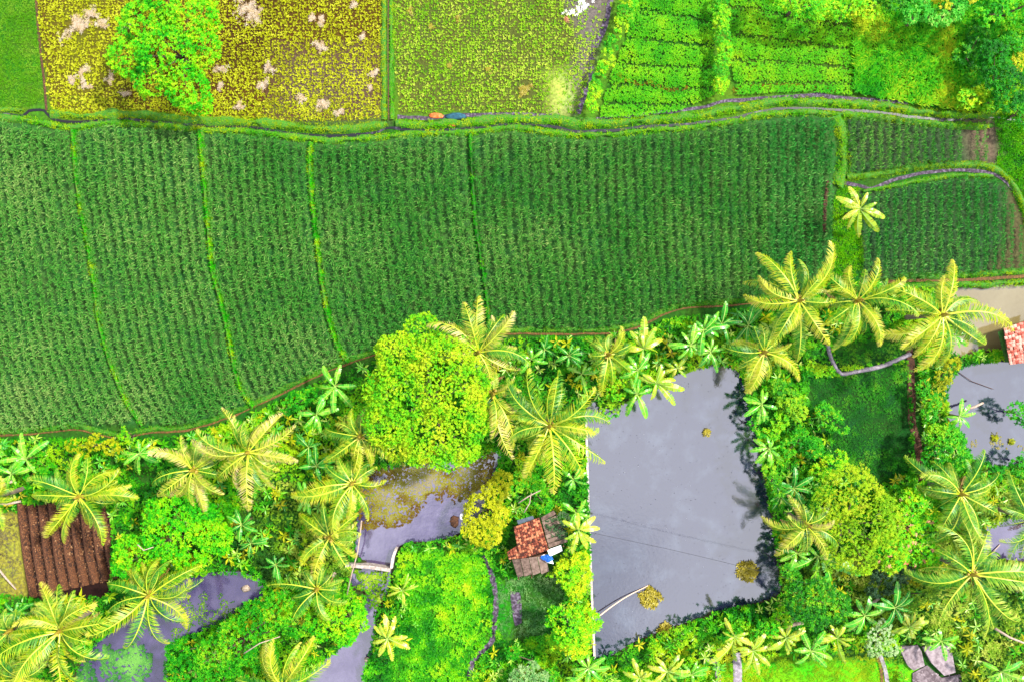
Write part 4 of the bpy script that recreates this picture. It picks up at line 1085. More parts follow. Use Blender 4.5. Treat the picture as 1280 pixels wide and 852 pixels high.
hedge([(903, -6), (901, 30), (905, 62), (900, 90), (903, 112)], 8, 10, ['tree_m', 'tree_g', 'tree_g'], 'bush of the straight hedge', 190)

# ------------------------------------------------------------------ palms
def frond_mesh(seed, mats, a0, a1, droop, tip_w=0.72, ragged=0.0):
    """frond along +X, unit reach = 1 after scaling; real length about 4.6 m"""
    rs = np.random.default_rng(seed)
    n = 16; Lf = 4.7
    ang = a0 + (a1 - a0) * (np.linspace(0, 1, n) ** 1.25)
    sway = rs.normal(0, 0.24) * np.linspace(0, 1, n) ** 2 * 3
    step = Lf / (n - 1)
    pts = [np.zeros(3)]
    for i in range(1, n):
        a = ang[i - 1]
        pts.append(pts[-1] + step * np.array([math.cos(a) * math.cos(sway[i]), math.cos(a) * math.sin(sway[i]), math.sin(a)]))
    pts = np.array(pts)
    mb_v, mb_f, mi, tn = [], [], [], []
    # midrib: three sided, tapering
    for i in range(n):
        wv = 0.055 * (1 - i / (n - 1)) + 0.012
        for (sx, sz) in ((-1, 0.0), (0, 0.9), (1, 0.0)):
            mb_v.append(pts[i] + np.array([0, sx * wv, sz * wv]))
    for i in range(n - 1):
        for q in range(2):
            a = i * 3 + q
            mb_f += [(a, a + 3, a + 4), (a, a + 4, a + 1)]
            mi += [1, 1]; tn += [0.6, 0.6]
    m_ = 76
    dirs = np.gradient(pts, axis=0); dirs /= np.linalg.norm(dirs, axis=1)[:, None]
    for side in (-1, 1):
        for j in range(m_):
            t = 0.13 + 0.86 * j / (m_ - 1)
            if rs.random() < ragged: continue
            f = t * (n - 1); i = min(int(f), n - 2); fr = f - i
            p = pts[i] * (1 - fr) + pts[i + 1] * fr
            d = dirs[i]
            s = np.cross([0, 0, 1.0], d); s /= np.linalg.norm(s) + 1e-9
            up = np.cross(d, s)
            ll = 0.88 * (math.sin(math.pi * min(1, 0.14 + 0.80 * t)) ** 0.6) * rs.uniform(0.85, 1.1) * (1.0 if t < 0.8 else 1 - (t - 0.8) * 1.1)
            fw = 0.35 + 0.55 * t + rs.normal(0, 0.07)
            dr = droop + rs.normal(0, 0.12) + 0.2 * t
            v = side * s * math.cos(fw) + d * math.sin(fw)
            v1 = v * math.cos(dr * 0.4) - up * math.sin(dr * 0.4)
            v2 = v * math.cos(dr * 1.3) - up * math.sin(dr * 1.3)
            wd = 0.037
            m1 = p + v1 * ll * 0.5; tp = m1 + v2 * ll * 0.5
            b = len(mb_v)
            mb_v += [p - d * wd * 0.5, p + d * wd * 0.5, m1 - d * wd * 0.75, m1 + d * wd * 0.75, tp]
            tri = [(b, b + 1, b + 3), (b, b + 3, b + 2), (b + 2, b + 3, b + 4)]
            if side < 0: tri = [x[::-1] for x in tri]
            mb_f += tri; mi += [0] * 3
            tt = 0.22 + rs.normal(0, 0.16) + 0.42 * t + 0.12 * math.sin(t * 9 + seed)  # dark inside, bright towards the tips: light-dark contrast put into leaf tone
            tn += [tt - 0.08, tt, tt + 0.2]
    V = np.array(mb_v); reach = float(math.hypot(pts[-1][0], pts[-1][1]))
    return mesh('frond', V, np.array(mb_f), mats, np.clip(tn, 0, 1), mi), reach

FR = {}
for key in ('palm_y', 'palm_g', 'palm_w'):
    lst = []
    for s_, (a0, a1, dr) in enumerate([(0.45, -0.75, 0.35), (0.3, -0.95, 0.55), (0.6, -0.5, 0.3), (0.15, -0.8, 0.6), (0.7, -1.0, 0.45), (0.5, -1.15, 0.5), (0.25, -0.6, 0.7), (0.85, -0.9, 0.4)]):
        lst.append(frond_mesh(300 + s_ + len(key), [M[key], M['rachis']], a0, a1, dr, ragged=0.05 + 0.05 * s_))
    FR[key] = lst
M['deadleaf'] = foliage('dead_frond', [(120, 75, 30), (180, 130, 70), (215, 175, 120)], 0.2, objvar=0.3)
FR['dead'] = [frond_mesh(350 + q, [M['deadleaf'], M['deadleaf']], 0.2, -0.9, 1.0, ragged=0.45) for q in range(3)]
def ball(n=7, m_=5, r=1.0):
    V = [(0, 0, r)]; F = []
    for i in range(1, m_):
        for j in range(n):
            a = math.pi * i / m_; b = 2 * math.pi * j / n
            V.append((r * math.sin(a) * math.cos(b), r * math.sin(a) * math.sin(b), r * math.cos(a)))
    V.append((0, 0, -r)); L = len(V) - 1
    for j in range(n):
        F.append((0, 1 + j, 1 + (j + 1) % n)); F.append((L, L - n + (j + 1) % n, L - n + j))
        for i in range(m_ - 2):
            a = 1 + i * n + j; b = 1 + i * n + (j + 1) % n
            F.append((a, a + n, b + n, b))
    return V, F
_bv, _bf = ball()
_mb = MB().add(_bv, _bf)
cocome = bpy.data.meshes.new('coconut'); cocome.from_pydata(_mb.v, [], _mb.f); cocome.materials.append(M['coco']); cocome.attributes.new('tone', 'FLOAT', 'FACE').data.foreach_set('value', [0.5] * len(cocome.polygons)); cocome.update()

def palm(cx, cy, z, tips, key, label, seed, extra=6, rr=1.0, lean=(0, 0), ccount=4, ext_len=0.75):
    rs = np.random.default_rng(seed)
    x, y = W(cx, cy, z)
    root = tag(empty('coconut_palm', (x - lean[0], y - lean[1], 0)), label, 'palm tree', 'coconut palms')
    mb = MB()
    pts = []; rad = []
    for i in range(13):
        t = i / 12
        pts.append((lean[0] * t ** 1.6, lean[1] * t ** 1.6, -0.1 + (z - 0.05) * t)); rad.append(0.20 - 0.09 * t + (0.02 if i % 2 else 0))
    mb.tube(pts, rad, 8)
    mb.build('trunk', M['pbark'], root, False)
    hub = Vector((lean[0], lean[1], z))
    # heart of the crown
    hb = MB()
    hb.tube([hub + Vector((0, 0, -0.35)), hub + Vector((0, 0, 0.1)), hub + Vector((0.05, 0.03, 0.55)), hub + Vector((0.1, 0.05, 1.1))], [0.2, 0.2, 0.1, 0.02], 6)
    hb.build('crown_heart', M['coco'], root, True)
    azs = []
    items = []
    for (tx, ty) in tips:
        wx, wy = W(tx, ty, z - 0.4)
        dx, dy = wx - x, wy - y
        items.append((math.atan2(dy, dx), math.hypot(dx, dy), 0))
    azs = [i[0] for i in items]
    m_len = np.median([i[1] for i in items]) if items else 3.6 * rr
    for e in range(int(extra * 2.0) + 7):      # fill the widest gaps
        if azs and e < extra * 2:
            s_ = sorted(azs); gaps = [((s_[(q + 1) % len(s_)] - s_[q]) % 6.2832 or 6.2832, s_[q]) for q in range(len(s_))]
            g_, a_ = max(gaps); a = a_ + g_ * rs.uniform(0.4, 0.6)
        else: a = rs.uniform(0, 6.283)
        a = math.atan2(math.sin(a), math.cos(a))
        azs.append(a)
        items.append((a, m_len * ext_len * rs.uniform(0.75, 1.1), 1 if len(tips) else 0))
    for q, (a, ln, lvl) in enumerate(items):
        me, reach = FR[key][int(rs.integers(0, 8))]
        if key != 'palm_g' and rs.random() < (0.75 if q >= len(tips) else 0.2): me, reach = FR['palm_g'][int(rs.integers(0, 8))]
        o = bpy.data.objects.new('frond', me); COL.objects.link(o); o.parent = root
        s = ln / reach
        roll = rs.normal(0, 0.5)
        pit = rs.normal(0.0, 0.18) + (-0.35 if lvl else 0.0)
        mtx = Matrix.Translation(hub + Vector((0.12 * math.cos(a), 0.12 * math.sin(a), 0.02 - 0.25 * lvl + 0.04 * (q % 4)))) @ Matrix.Rotation(a, 4, 'Z') @ Matrix.Rotation(-pit, 4, 'Y') @ Matrix.Rotation(roll, 4, 'X') @ Matrix.Diagonal((s, max(s, 0.62), max(min(s, 1.05), 0.5), 1))
        o.matrix_local = mtx
    for q in range(int(rs.integers(1, 4))):      # dry fronds hanging under the crown
        a = rs.uniform(0, 6.283); me, reach = FR['dead'][int(rs.integers(0, 3))]
        o = bpy.data.objects.new('frond', me); COL.objects.link(o); o.parent = root; o['label'] = 'dry brown frond hanging under the crown'
        s = m_len * 0.62 / reach
        o.matrix_local = Matrix.Translation(hub + Vector((0, 0, -0.35))) @ Matrix.Rotation(a, 4, 'Z') @ Matrix.Rotation(0.5, 4, 'Y') @ Matrix.Rotation(rs.normal(0, 0.6), 4, 'X') @ Matrix.Diagonal((s, 0.6, 0.7, 1))
    for q in range(ccount):
        a = rs.uniform(0, 6.283)
        o = bpy.data.objects.new('coconut', cocome); COL.objects.link(o); o.parent = root
        r = rs.uniform(0.11, 0.16)
        o.location = hub + Vector((0.32 * math.cos(a), 0.32 * math.sin(a), rs.uniform(-0.2, 0.1))); o.scale = (r, r, r * 1.2)
    return root

palm(598, 440, 6.0, [(603, 371), (634, 395), (654, 408), (663, 441), (646, 472), (578, 381), (543, 396), (556, 420), (562, 452), (600, 490), (625, 482)], 'palm_w', 'straw yellow palm touching the maize field, right of the biggest tree', 401, 5)
palm(687, 532, 6.5, [(663, 459), (692, 473), (707, 460), (740, 476), (757, 503), (741, 543), (754, 582), (724, 598), (692, 612), (662, 601), (638, 583), (634, 515), (622, 488)], 'palm_y', 'largest yellow palm, overhanging the upper end of the pond wall', 402, 4)
palm(616, 492, 5.6, [(627, 573), (642, 560), (604, 452), (640, 468), (612, 545), (655, 520), (650, 490)], 'palm_w', 'ragged palm squeezed between the biggest tree and the largest palm', 403, 3)
palm(761, 443, 4.5, [(733, 418), (783, 415), (800, 438), (790, 458), (737, 488), (738, 446), (768, 480)], 'palm_y', 'small yellow palm above the corner of the large pond', 404, 3)
palm(999, 376, 6.2, [(952, 314), (938, 332), (943, 367), (934, 389), (974, 320), (1044, 314), (963, 433), (985, 420), (1003, 453), (1029, 432), (1022, 345), (1036, 392)], 'palm_y', 'left of the three big palms in a row by the right maize plot', 405, 4)
palm(1072, 376, 6.2, [(1029, 337), (1052, 327), (1089, 325), (1030, 370), (1030, 405), (1053, 440), (1066, 432), (1103, 425), (1135, 400), (1128, 368), (1108, 352)], 'palm_y', 'middle of the three big palms in a row by the right maize plot', 406, 4)
palm(1178, 394, 6.2, [(1107, 355), (1110, 380), (1102, 412), (1111, 437), (1147, 446), (1173, 466), (1190, 326), (1163, 348), (1217, 358), (1260, 379), (1244, 436), (1203, 455), (1225, 412)], 'palm_y', 'palm reaching over the pale olive pond beside the pink tiled roof', 407, 4)
palm(955, 440, 5.2, [(903, 432), (925, 484), (943, 493), (1003, 463), (975, 402), (985, 438), (940, 410)], 'palm_y', 'small palm dipping into the upper right corner of the large pond', 408, 3)
palm(241, 587, 4.6, [(200, 553), (190, 597), (203, 617), (219, 638), (245, 628), (266, 637), (285, 612), (268, 560), (230, 545)], 'palm_w', 'pale palm left of the whitish palm below the second bund', 409, 4)
palm(310, 565, 5.4, [(254, 528), (293, 505), (291, 523), (331, 517), (346, 516), (373, 543), (370, 572), (249, 574), (268, 607), (290, 605), (318, 612), (347, 606), (312, 633)], 'palm_w', 'whitish yellow palm whose fronds cross the footpath', 410, 4)
palm(99, 620, 5.2, [(56, 580), (95, 565), (133, 575), (153, 588), (170, 607), (162, 625), (150, 659), (90, 678), (46, 655), (42, 617), (110, 668), (125, 650)], 'palm_y', 'palm standing over the top of the tilled beds', 411, 3)
palm(186, 744, 5.0, [(140, 722), (160, 725), (183, 697), (207, 695), (245, 704), (251, 727), (253, 739), (245, 770), (229, 776), (212, 803), (158, 804), (122, 783), (135, 752)], 'palm_y', 'palm over the upper bank of the dark purple pond', 412, 3)
palm(75, 788, 5.4, [(67, 724), (139, 744), (130, 827), (0, 820), (104, 852), (78, 868), (20, 852), (47, 840), (155, 770), (15, 800), (120, 800)], 'palm_y', 'strong yellow palm in the lower left corner', 413, 3)
palm(27, 848, 4.4, [(0, 812), (45, 815), (60, 850), (-20, 850), (20, 890), (50, 885)], 'palm_y', 'low palm cut by the bottom left corner', 414, 3)
palm(12, 788, 3.2, [(40, 775), (-25, 780), (-10, 815), (30, 815), (20, 765)], 'palm_g', 'small blue green palm at the left edge beside the strong yellow palm', 415, 2, ccount=0)
palm(450, 545, 4.6, [(395, 541), (432, 519), (505, 582), (410, 577), (450, 595), (472, 580), (440, 575), (478, 530)], 'palm_y', 'upper of the palms stacked left of the small pond', 416, 3)
palm(440, 604, 4.6, [(375, 610), (372, 632), (468, 642), (464, 598), (410, 660), (425, 655), (403, 588), (445, 645)], 'palm_y', 'second palm of the stack left of the small pond', 417, 3)
palm(412, 671, 4.6, [(366, 643), (405, 630), (445, 640), (452, 667), (373, 690), (392, 718), (436, 717), (450, 700)], 'palm_y', 'lowest palm of the stack left of the small pond, above the low wall', 418, 3)
palm(352, 858, 5.0, [(330, 803), (350, 810), (365, 803), (391, 800), (416, 815), (300, 845), (310, 815), (380, 870)], 'palm_y', 'palm cut by the bottom edge in the lower middle', 419, 3)
palm(396, 736, 3.6, [(338, 719), (365, 780), (402, 772), (428, 758), (372, 745), (405, 705)], 'palm_g', 'thin ragged palm above the pale tree beside the channel', 420, 2, ccount=0)
palm(1215, 717, 6.2, [(1172, 654), (1168, 690), (1213, 643), (1229, 653), (1137, 733), (1160, 768), (1203, 790), (1225, 782), (1262, 782), (1292, 700), (1292, 752), (1243, 765)], 'palm_g', 'big green palm in the lower right with a brown heart', 421, 5)
palm(1201, 617, 5.6, [(1132, 580), (1152, 582), (1155, 607), (1214, 578), (1225, 563), (1252, 600), (1167, 660), (1185, 682), (1197, 677), (1222, 690), (1243, 638), (1232, 668)], 'palm_g', 'deep green palm below the blue grey pond', 422, 4)
palm(1290, 650, 5.4, [(1250, 598), (1240, 637), (1236, 668), (1247, 683), (1268, 692), (1278, 600), (1330, 640), (1325, 690)], 'palm_g', 'palm entering from the right edge beside the deep green palm', 423, 3)
palm(1008, 656, 5.0, [(958, 627), (956, 668), (967, 691), (1028, 694), (1036, 657), (1004, 630), (1045, 688)], 'palm_w', 'yellow pink palm leaning over the right side of the large pond', 424, 1)
palm(-10, 622, 4.6, [(14, 600), (16, 655), (20, 618), (5, 580), (-40, 620), (-20, 660)], 'palm_y', 'yellow palm poking in at the left edge by the dry grass', 425, 2)

# ------------------------------------------------------------------ banana plants
def banana_leaf(seed, mat, torn=0.3):
    rs = np.random.default_rng(seed)
    n = 13; L = 1.9
    a0, a1 = rs.uniform(0.5, 0.8), rs.uniform(-0.9, -0.4)
    p = np.zeros(3); V, F, mi, tn = [], [], [], []
    pts = []
    for i in range(n):
        pts.append(p.copy())
        a = a0 + (a1 - a0) * (i / (n - 1)) ** 0.9
        p = p + np.array([math.cos(a), 0, math.sin(a)]) * L / (n - 1)
    pts = np.array(pts)
    def wid(t):
        if t < 0.14: return 0.03
        u = (t - 0.14) / 0.86
        return 0.24 * (math.sin(math.pi * (0.08 + 0.9 * u)) ** 0.55)
    for side in (-1, 1):
        gapl = 0.0
        for i in range(n - 1):
            t0, t1 = i / (n - 1), (i + 1) / (n - 1)
            w0, w1 = wid(t0) * rs.uniform(0.9, 1.1), wid(t1) * rs.uniform(0.9, 1.1)
            dr = 0.25 + rs.uniform(-0.1, 0.25) * (2 if rs.random() < torn else 1)
            b = len(V)
            sh = 0.04 if rs.random() < torn else 0
            V += [pts[i], pts[i + 1], pts[i + 1] + np.array([0.05 - sh, side * w1, -w1 * dr + 0.02]), pts[i] + np.array([0.05 + sh, side * w0, -w0 * dr + 0.02])]
            F.append((b, b + 1, b + 2, b + 3) if side > 0 else (b, b + 3, b + 2, b + 1))
            mi.append(0); tn.append(0.45 + rs.normal(0, 0.12) + 0.1 * t0)
    for i in range(n - 1):
        b = len(V); wv = 0.028 * (1 - i / n) + 0.008
        V += [pts[i] + np.array([0, -wv, 0.012]), pts[i] + np.array([0, wv, 0.012]), pts[i + 1] + np.array([0, wv * 0.9, 0.012]), pts[i + 1] + np.array([0, -wv * 0.9, 0.012])]
        F.append((b, b + 3, b + 2, b + 1)); mi.append(1); tn.append(0.6)
    return mesh('leaf', np.array(V), np.array(F), [mat, M['banrib']], np.clip(tn, 0, 1), mi), float(pts[-1][0])
BL = {k_: [banana_leaf(500 + i + 10 * len(k_), M[k_], 0.2 + 0.1 * i) for i in range(4)] for k_ in ('ban', 'band', 'bany')}

def banana(cx, cy, label, key='ban', n=8, r=27, z=2.9, seed=1, tips=None, cat='banana plant', name='banana_plant', squash=1.0):
    rs = np.random.default_rng(seed + 900)
    x, y = W(cx, cy, z)
    root = tag(empty(name, (x, y, 0)), label, cat, 'banana plants')
    MB().tube([(0, 0, -0.15), (0.02, 0, z * 0.5), (0, 0.02, z)], [0.13, 0.11, 0.06], 7).build('stem', M['bstem'], root, True)
    if tips: it = []
    elif True: it = [(rs.uniform(0, 0.9) + q * 2.39996, r * rs.uniform(0.55, 1.25)) for q in range(n + 2)]
    else: it = [(rs.uniform(0, 0.6) + q * 2.39996, r * rs.uniform(0.75, 1.15)) for q in range(n)]
    for (tx, ty) in (tips or []):
        wx, wy = W(tx, ty, z)
        it.append((math.atan2(wy - y, wx - x), math.hypot(wx - x, wy - y) / S * HC / (HC - z)))
    if tips:
        for q in range(4): it.append((rs.uniform(0, 6.28), r * rs.uniform(0.45, 0.8)))
    for q, (a, rp) in enumerate(it):
        me, reach = BL[key][int(rs.integers(0, 4))]
        o = bpy.data.objects.new('leaf', me); COL.objects.link(o); o.parent = root
        s = rp * S * (HC - z) / HC / reach
        o.matrix_local = Matrix.Translation((0, 0, z - 0.1 + 0.03 * q)) @ Matrix.Rotation(a, 4, 'Z') @ Matrix.Rotation(rs.normal(0, 0.12), 4, 'Y') @ Matrix.Rotation(rs.normal(0, 0.35), 4, 'X') @ Matrix.Diagonal((s, max(s, 0.6) * 0.95 * squash, max(s, 0.6), 1))
    return root

banana(419, 482, 'light green banana plant just under the footpath, left of the biggest tree', 'ban', seed=1, tips=[(403, 457), (426, 456), (389, 481), (445, 482), (393, 505), (419, 514), (440, 508)])
banana(396, 517, 'banana plant overlapped from above by the light green one under the footpath', 'ban', seed=2, n=7, r=24)
banana(175, 566, 'deep green banana plant right of the palm over the tilled beds', 'ban', seed=3, tips=[(165, 591), (178, 592), (196, 560), (151, 566), (198, 577), (173, 550), (157, 580)])
banana(33, 573, 'banana plant with one upright leaf at the left edge under the footpath', 'ban', seed=4, tips=[(30, 540), (2, 578), (8, 592), (60, 552), (45, 590), (18, 556)])
banana(15, 592, 'lower banana plant at the left edge above the dry grass', 'ban', seed=5, n=7, r=24)
banana(664, 449, 'dark green banana plant nearest the straw yellow palm', 'ban', seed=6, tips=[(650, 466), (685, 453), (660, 432), (678, 438), (648, 440)])
banana(681, 437, 'small banana plant in the middle of three above the largest palm', 'band', seed=7, n=6, r=17, z=1.8)
banana(711, 444, 'deep green banana plant right of three above the largest palm', 'band', seed=8, tips=[(694, 453), (709, 458), (733, 441), (697, 433), (716, 430), (725, 458)])
banana(727, 467, 'banana plant with a striped leaf between two yellow palms', 'ban', seed=9, n=5, r=20, z=1.8)
banana(804, 436, 'pale tall banana plant with a vertical leaf near the footpath', 'bany', seed=10, tips=[(805, 396), (788, 414), (830, 423), (822, 441), (801, 460), (783, 436), (820, 410)])
banana(797, 462, 'pale banana plant under the tall one near the pond', 'ban', seed=11, n=7, r=24)
banana(820, 478, 'yellow green banana plant leaning over the top of the large pond', 'bany', seed=12, tips=[(846, 474), (855, 486), (843, 506), (798, 468), (815, 500), (826, 455)])
banana(796, 492, 'banana plant with two leaves hanging over the pond, near the wall corner', 'ban', seed=13, tips=[(782, 519), (808, 522), (780, 485), (815, 478), (800, 470)])
banana(846, 460, 'small banana plant at the pond rim in the gap of the grove', 'bany', seed=14, n=6, r=18, z=1.6)
banana(880, 412, 'bright banana plant in the middle of the group under the footpath', 'ban', seed=15, n=9, r=26)
banana(863, 432, 'lower left banana plant of the group under the footpath', 'ban', seed=16, n=8, r=23)
banana(902, 405, 'dark glossy banana plant top right of the group under the footpath', 'band', seed=17, n=8, r=25)
banana(888, 440, 'banana plant of the group closest to the water', 'ban', seed=18, n=8, r=22)
banana(935, 407, 'isolated dark banana plant left of the three big palms', 'band', seed=19, n=7, r=24)
banana(952, 505, 'banana plant on the upper right bank of the large pond', 'ban', seed=20, tips=[(930, 497), (929, 520), (947, 530), (961, 489), (971, 510), (962, 524)])
banana(961, 560, 'thin leaved banana plant halfway down the right bank of the large pond', 'ban', seed=21, tips=[(943, 549), (938, 563), (944, 578), (951, 581), (963, 585), (981, 576), (975, 556)])
banana(992, 610, 'dark blue green banana plant above the yellow pink palm', 'band', seed=22, tips=[(993, 583), (1015, 594), (1017, 616), (965, 602), (972, 600), (1012, 642), (975, 618), (985, 625)])
banana(975, 618, 'low dark banana plant right at the water under the blue green one', 'band', seed=23, n=6, r=18, z=1.6)
banana(1022, 694, 'bright banana plant with whitish leaves below the yellow pink palm', 'ban', seed=24, tips=[(984, 712), (1010, 722), (1020, 726), (1050, 712), (1072, 718), (1005, 680), (1040, 735)])
banana(996, 690, 'banana plant with leaves over the lower right water of the large pond', 'ban', seed=25, tips=[(978, 688), (985, 714), (1010, 700), (998, 670), (975, 700)])
banana(716, 598, 'banana plant behind the pond wall under the largest palm', 'ban', seed=26, n=7, r=20, z=1.8)
banana(723, 662, 'bright banana plant leaning over the pond wall beside the hut', 'bany', seed=27, tips=[(745, 646), (750, 660), (745, 678), (735, 686), (703, 650), (706, 672), (715, 690), (722, 640)])
banana(720, 640, 'narrow banana plant at the pond wall above the hut', 'ban', seed=28, n=6, r=18, z=1.7)
banana(735, 834, 'pale green banana plant at the lower left corner of the large pond', 'ban', seed=29, tips=[(757, 820), (762, 834), (714, 838), (735, 860), (718, 818), (705, 856), (752, 850)])
banana(484, 797, 'star shaped pale yellow banana plant beside the muddy channel', 'bany', seed=30, tips=[(467, 783), (481, 768), (493, 769), (509, 795), (512, 810), (491, 824), (474, 818), (466, 803)])
banana(503, 737, 'small yellowish papaya plant on the weedy plot below the wall', 'bany', seed=31, n=9, r=19, z=1.8, cat='papaya plant', name='papaya_plant', squash=0.55)
banana(1075, 261, 'lone light green banana plant between the two right maize plots', 'bany', seed=32, tips=[(1045, 247), (1059, 234), (1084, 242), (1106, 272), (1098, 289), (1076, 297), (1053, 274), (1093, 254), (1062, 288)])
banana(302, 655, 'dark thin banana plant in the middle of the lower grove, upper of two', 'band', seed=33, tips=[(293, 640), (313, 640), (285, 666), (300, 676), (322, 663), (318, 652)])
banana(314, 678, 'dark thin banana plant in the middle of the lower grove, lower of two', 'band', seed=34, n=6, r=19, z=1.6)
banana(386, 558, 'dark banana plant right of the whitish palm', 'band', seed=35, n=7, r=20, z=1.8)
banana(396, 582, 'dark banana plant under the stack of palms', 'band', seed=36, n=7, r=22, z=1.8)
banana(384, 622, 'banana plant with two bright leaves left of the second stacked palm', 'ban', seed=37, n=6, r=20, z=1.7)
banana(345, 705, 'slim banana plant beside the lowest stacked palm', 'band', seed=38, n=6, r=19, z=1.6)
banana(918, 794, 'yellowish banana plant at the head of the wider concrete strip', 'bany', seed=39, tips=[(908, 771), (935, 790), (896, 812), (883, 822), (940, 805), (922, 826), (905, 800)])
banana(941, 812, 'banana plant with drooping leaves right of the wider concrete strip', 'bany', seed=40, n=9, r=24, z=1.9)
banana(982, 796, 'banana plant with orange dead leaves on the lower bank', 'bany', seed=41, n=9, r=22, z=1.9)
banana(1013, 812, 'banana plant leaning onto the top of the bright lawn', 'ban', seed=42, n=9, r=24, z=1.9)
banana(1046, 796, 'banana plant on the lawn edge with a yellow leaf to its right', 'bany', seed=43, n=9, r=24, z=1.9)
banana(1080, 768, 'dusty green banana plant in front of the dark gap', 'ban', seed=44, n=8, r=24, z=2.0)
banana(1118, 758, 'banana plant with broad blue green leaves above the silvery bush', 'band', seed=45, n=8, r=27)
banana(1136, 782, 'banana plant just above the broken grey slabs', 'bany', seed=46, n=8, r=22, z=1.9)
banana(1176, 800, 'banana plant hanging over the broken grey slabs', 'ban', seed=47, n=6, r=22, z=1.8)
banana(1250, 838, 'pale banana plant near the bottom right corner', 'ban', seed=48, tips=[(1230, 828), (1236, 852), (1262, 856), (1280, 845), (1275, 825), (1250, 868)])
banana(800, 846, 'low yellow banana plant at the bottom edge below the large pond', 'bany', seed=49, n=8, r=22, z=1.6)
banana(834, 838, 'banana plant with a pale leaf stalk at the bottom edge', 'bany', seed=50, n=8, r=22, z=1.6)
banana(864, 842, 'banana plant left of the narrow concrete strip', 'ban', seed=51, n=8, r=20, z=1.6)
banana(1198, 520, 'papaya plant leaning out over the left side of the blue grey pond', 'ban', seed=52, tips=[(1188, 538), (1212, 534), (1218, 515), (1183, 520), (1205, 498), (1213, 505)], z=2.2, cat='papaya plant', name='papaya_plant')
banana(1192, 420, 'banana plant half hidden under the palm by the pale olive pond', 'ban', seed=53, n=7, r=20, z=1.8)
banana(20, 765, 'dark banana plant below the tilled beds at the left edge', 'band', seed=54, n=7, r=20, z=1.5)

# ------------------------------------------------------------------ pond walls
def wall_line(name, line, wpx, h, z0, mat, label):
    pts = [W(*p) for p in line]
    mb = MB()
    hw = wpx * S / 2
    for i in range(len(pts) - 1):
        a, b = Vector((*pts[i], 0)), Vector((*pts[i + 1], 0))
        d = (b - a); L = d.length; d.normalize()
        nseg = max(1, int(L / 2.2))
        for j in range(nseg):
            p = a + d * (L * (j + 0.5) / nseg)
            mb.box((p.x, p.y, z0 + h / 2 + 0.012 * (j % 2)), (L / nseg - 0.012, 2 * hw, h), Matrix.Rotation(math.atan2(d.y, d.x), 3, 'Z'), t=0.3 + 0.4 * random.random())
    return tag(mb.build(name, mat), label, 'wall')
wall_line('pond_wall', [(732, 512), (735, 620), (739, 730), (743, 824)], 2.8, 1.15, -0.9, M['conc'], 'long straight pale concrete wall on the left side of the large pond')
wall_line('pond_wall', [(433, 704), (462, 706), (489, 710)], 4.2, 1.35, -0.8, M['conc'], 'low pale concrete wall closing the lower end of the small pond')
wall_line('pond_wall', [(490, 708), (492, 695), (496, 684)], 3.2, 1.3, -0.8, M['conc'], 'short pale wall stub at the lower right corner of the small pond')
wall_line('wooden_plank', [(439, 708), (434, 742)], 2.2, 0.12, 0.02, M['wood'], 'thin brown plank lying beside the muddy channel')

# ------------------------------------------------------------------ huts
def tile_roof(root, quad, zs, mat, nr, nc, seed):
    """quad: four photo points, rows run along 0->3; each tile its own raised curved piece, joined as one part"""
    rs = np.random.default_rng(seed)
    Q = [W3(*quad[i], zs[i]) for i in range(4)]
    V, F, T = [], [], []
    def at(u, v): return Q[0] * (1 - u) * (1 - v) + Q[1] * u * (1 - v) + Q[2] * u * v + Q[3] * (1 - u) * v
    for r in range(nr):
        for c in range(nc):
            if rs.random() < 0.02: continue
            u0, u1 = c / nc, (c + 0.94) / nc; v0, v1 = r / nr, (r + 1.12) / nr
            ju = rs.normal(0, 0.006); um = (u0 + u1) / 2
            lift = 0.035 + rs.uniform(0, 0.02); b = len(V)
            for (v, dz) in ((v0, 0.0), (v1, 0.04)):
                for (u, q) in ((u0, 0), (um, 0.05), (u1, 0)):
                    p = at(min(u + ju, 1.02), min(v, 1.03)); V.append((p.x, p.y, p.z + lift + q + dz))
            V.append((at(u0, min(v1, 1.03)).x, at(u0, min(v1, 1.03)).y, at(u0, min(v1, 1.03)).z)); V.append((at(u1, min(v1, 1.03)).x, at(u1, min(v1, 1.03)).y, at(u1, min(v1, 1.03)).z))
            F += [(b, b + 1, b + 4), (b, b + 4, b + 3), (b + 1, b + 2, b + 5), (b + 1, b + 5, b + 4), (b + 3, b + 4, b + 6), (b + 4, b + 7, b + 6), (b + 4, b + 5, b + 7)]
            T += [float(np.clip(rs.normal(0.5, 0.35), 0, 1))] * 7
    o = link('roof_tiles', mesh('roof_tiles', np.array(V), np.array(F), mat, T), root)
    o['kind'] = 'stuff'
    o.matrix_parent_inverse = Matrix.Translation(root.location).inverted()
    mb = MB(); P = [(q.x, q.y) for q in Q]
    mb.slab(P, [q.z - 0.08 for q in Q], [q.z for q in Q]); u_ = mb.build('roof_deck', M['wood'], root); u_.matrix_parent_inverse = Matrix.Translation(root.location).inverted()

def part(mb, name, mat, root):
    o = mb.build(name, mat, root); o.matrix_parent_inverse = Matrix.Translation(root.location).inverted(); return o

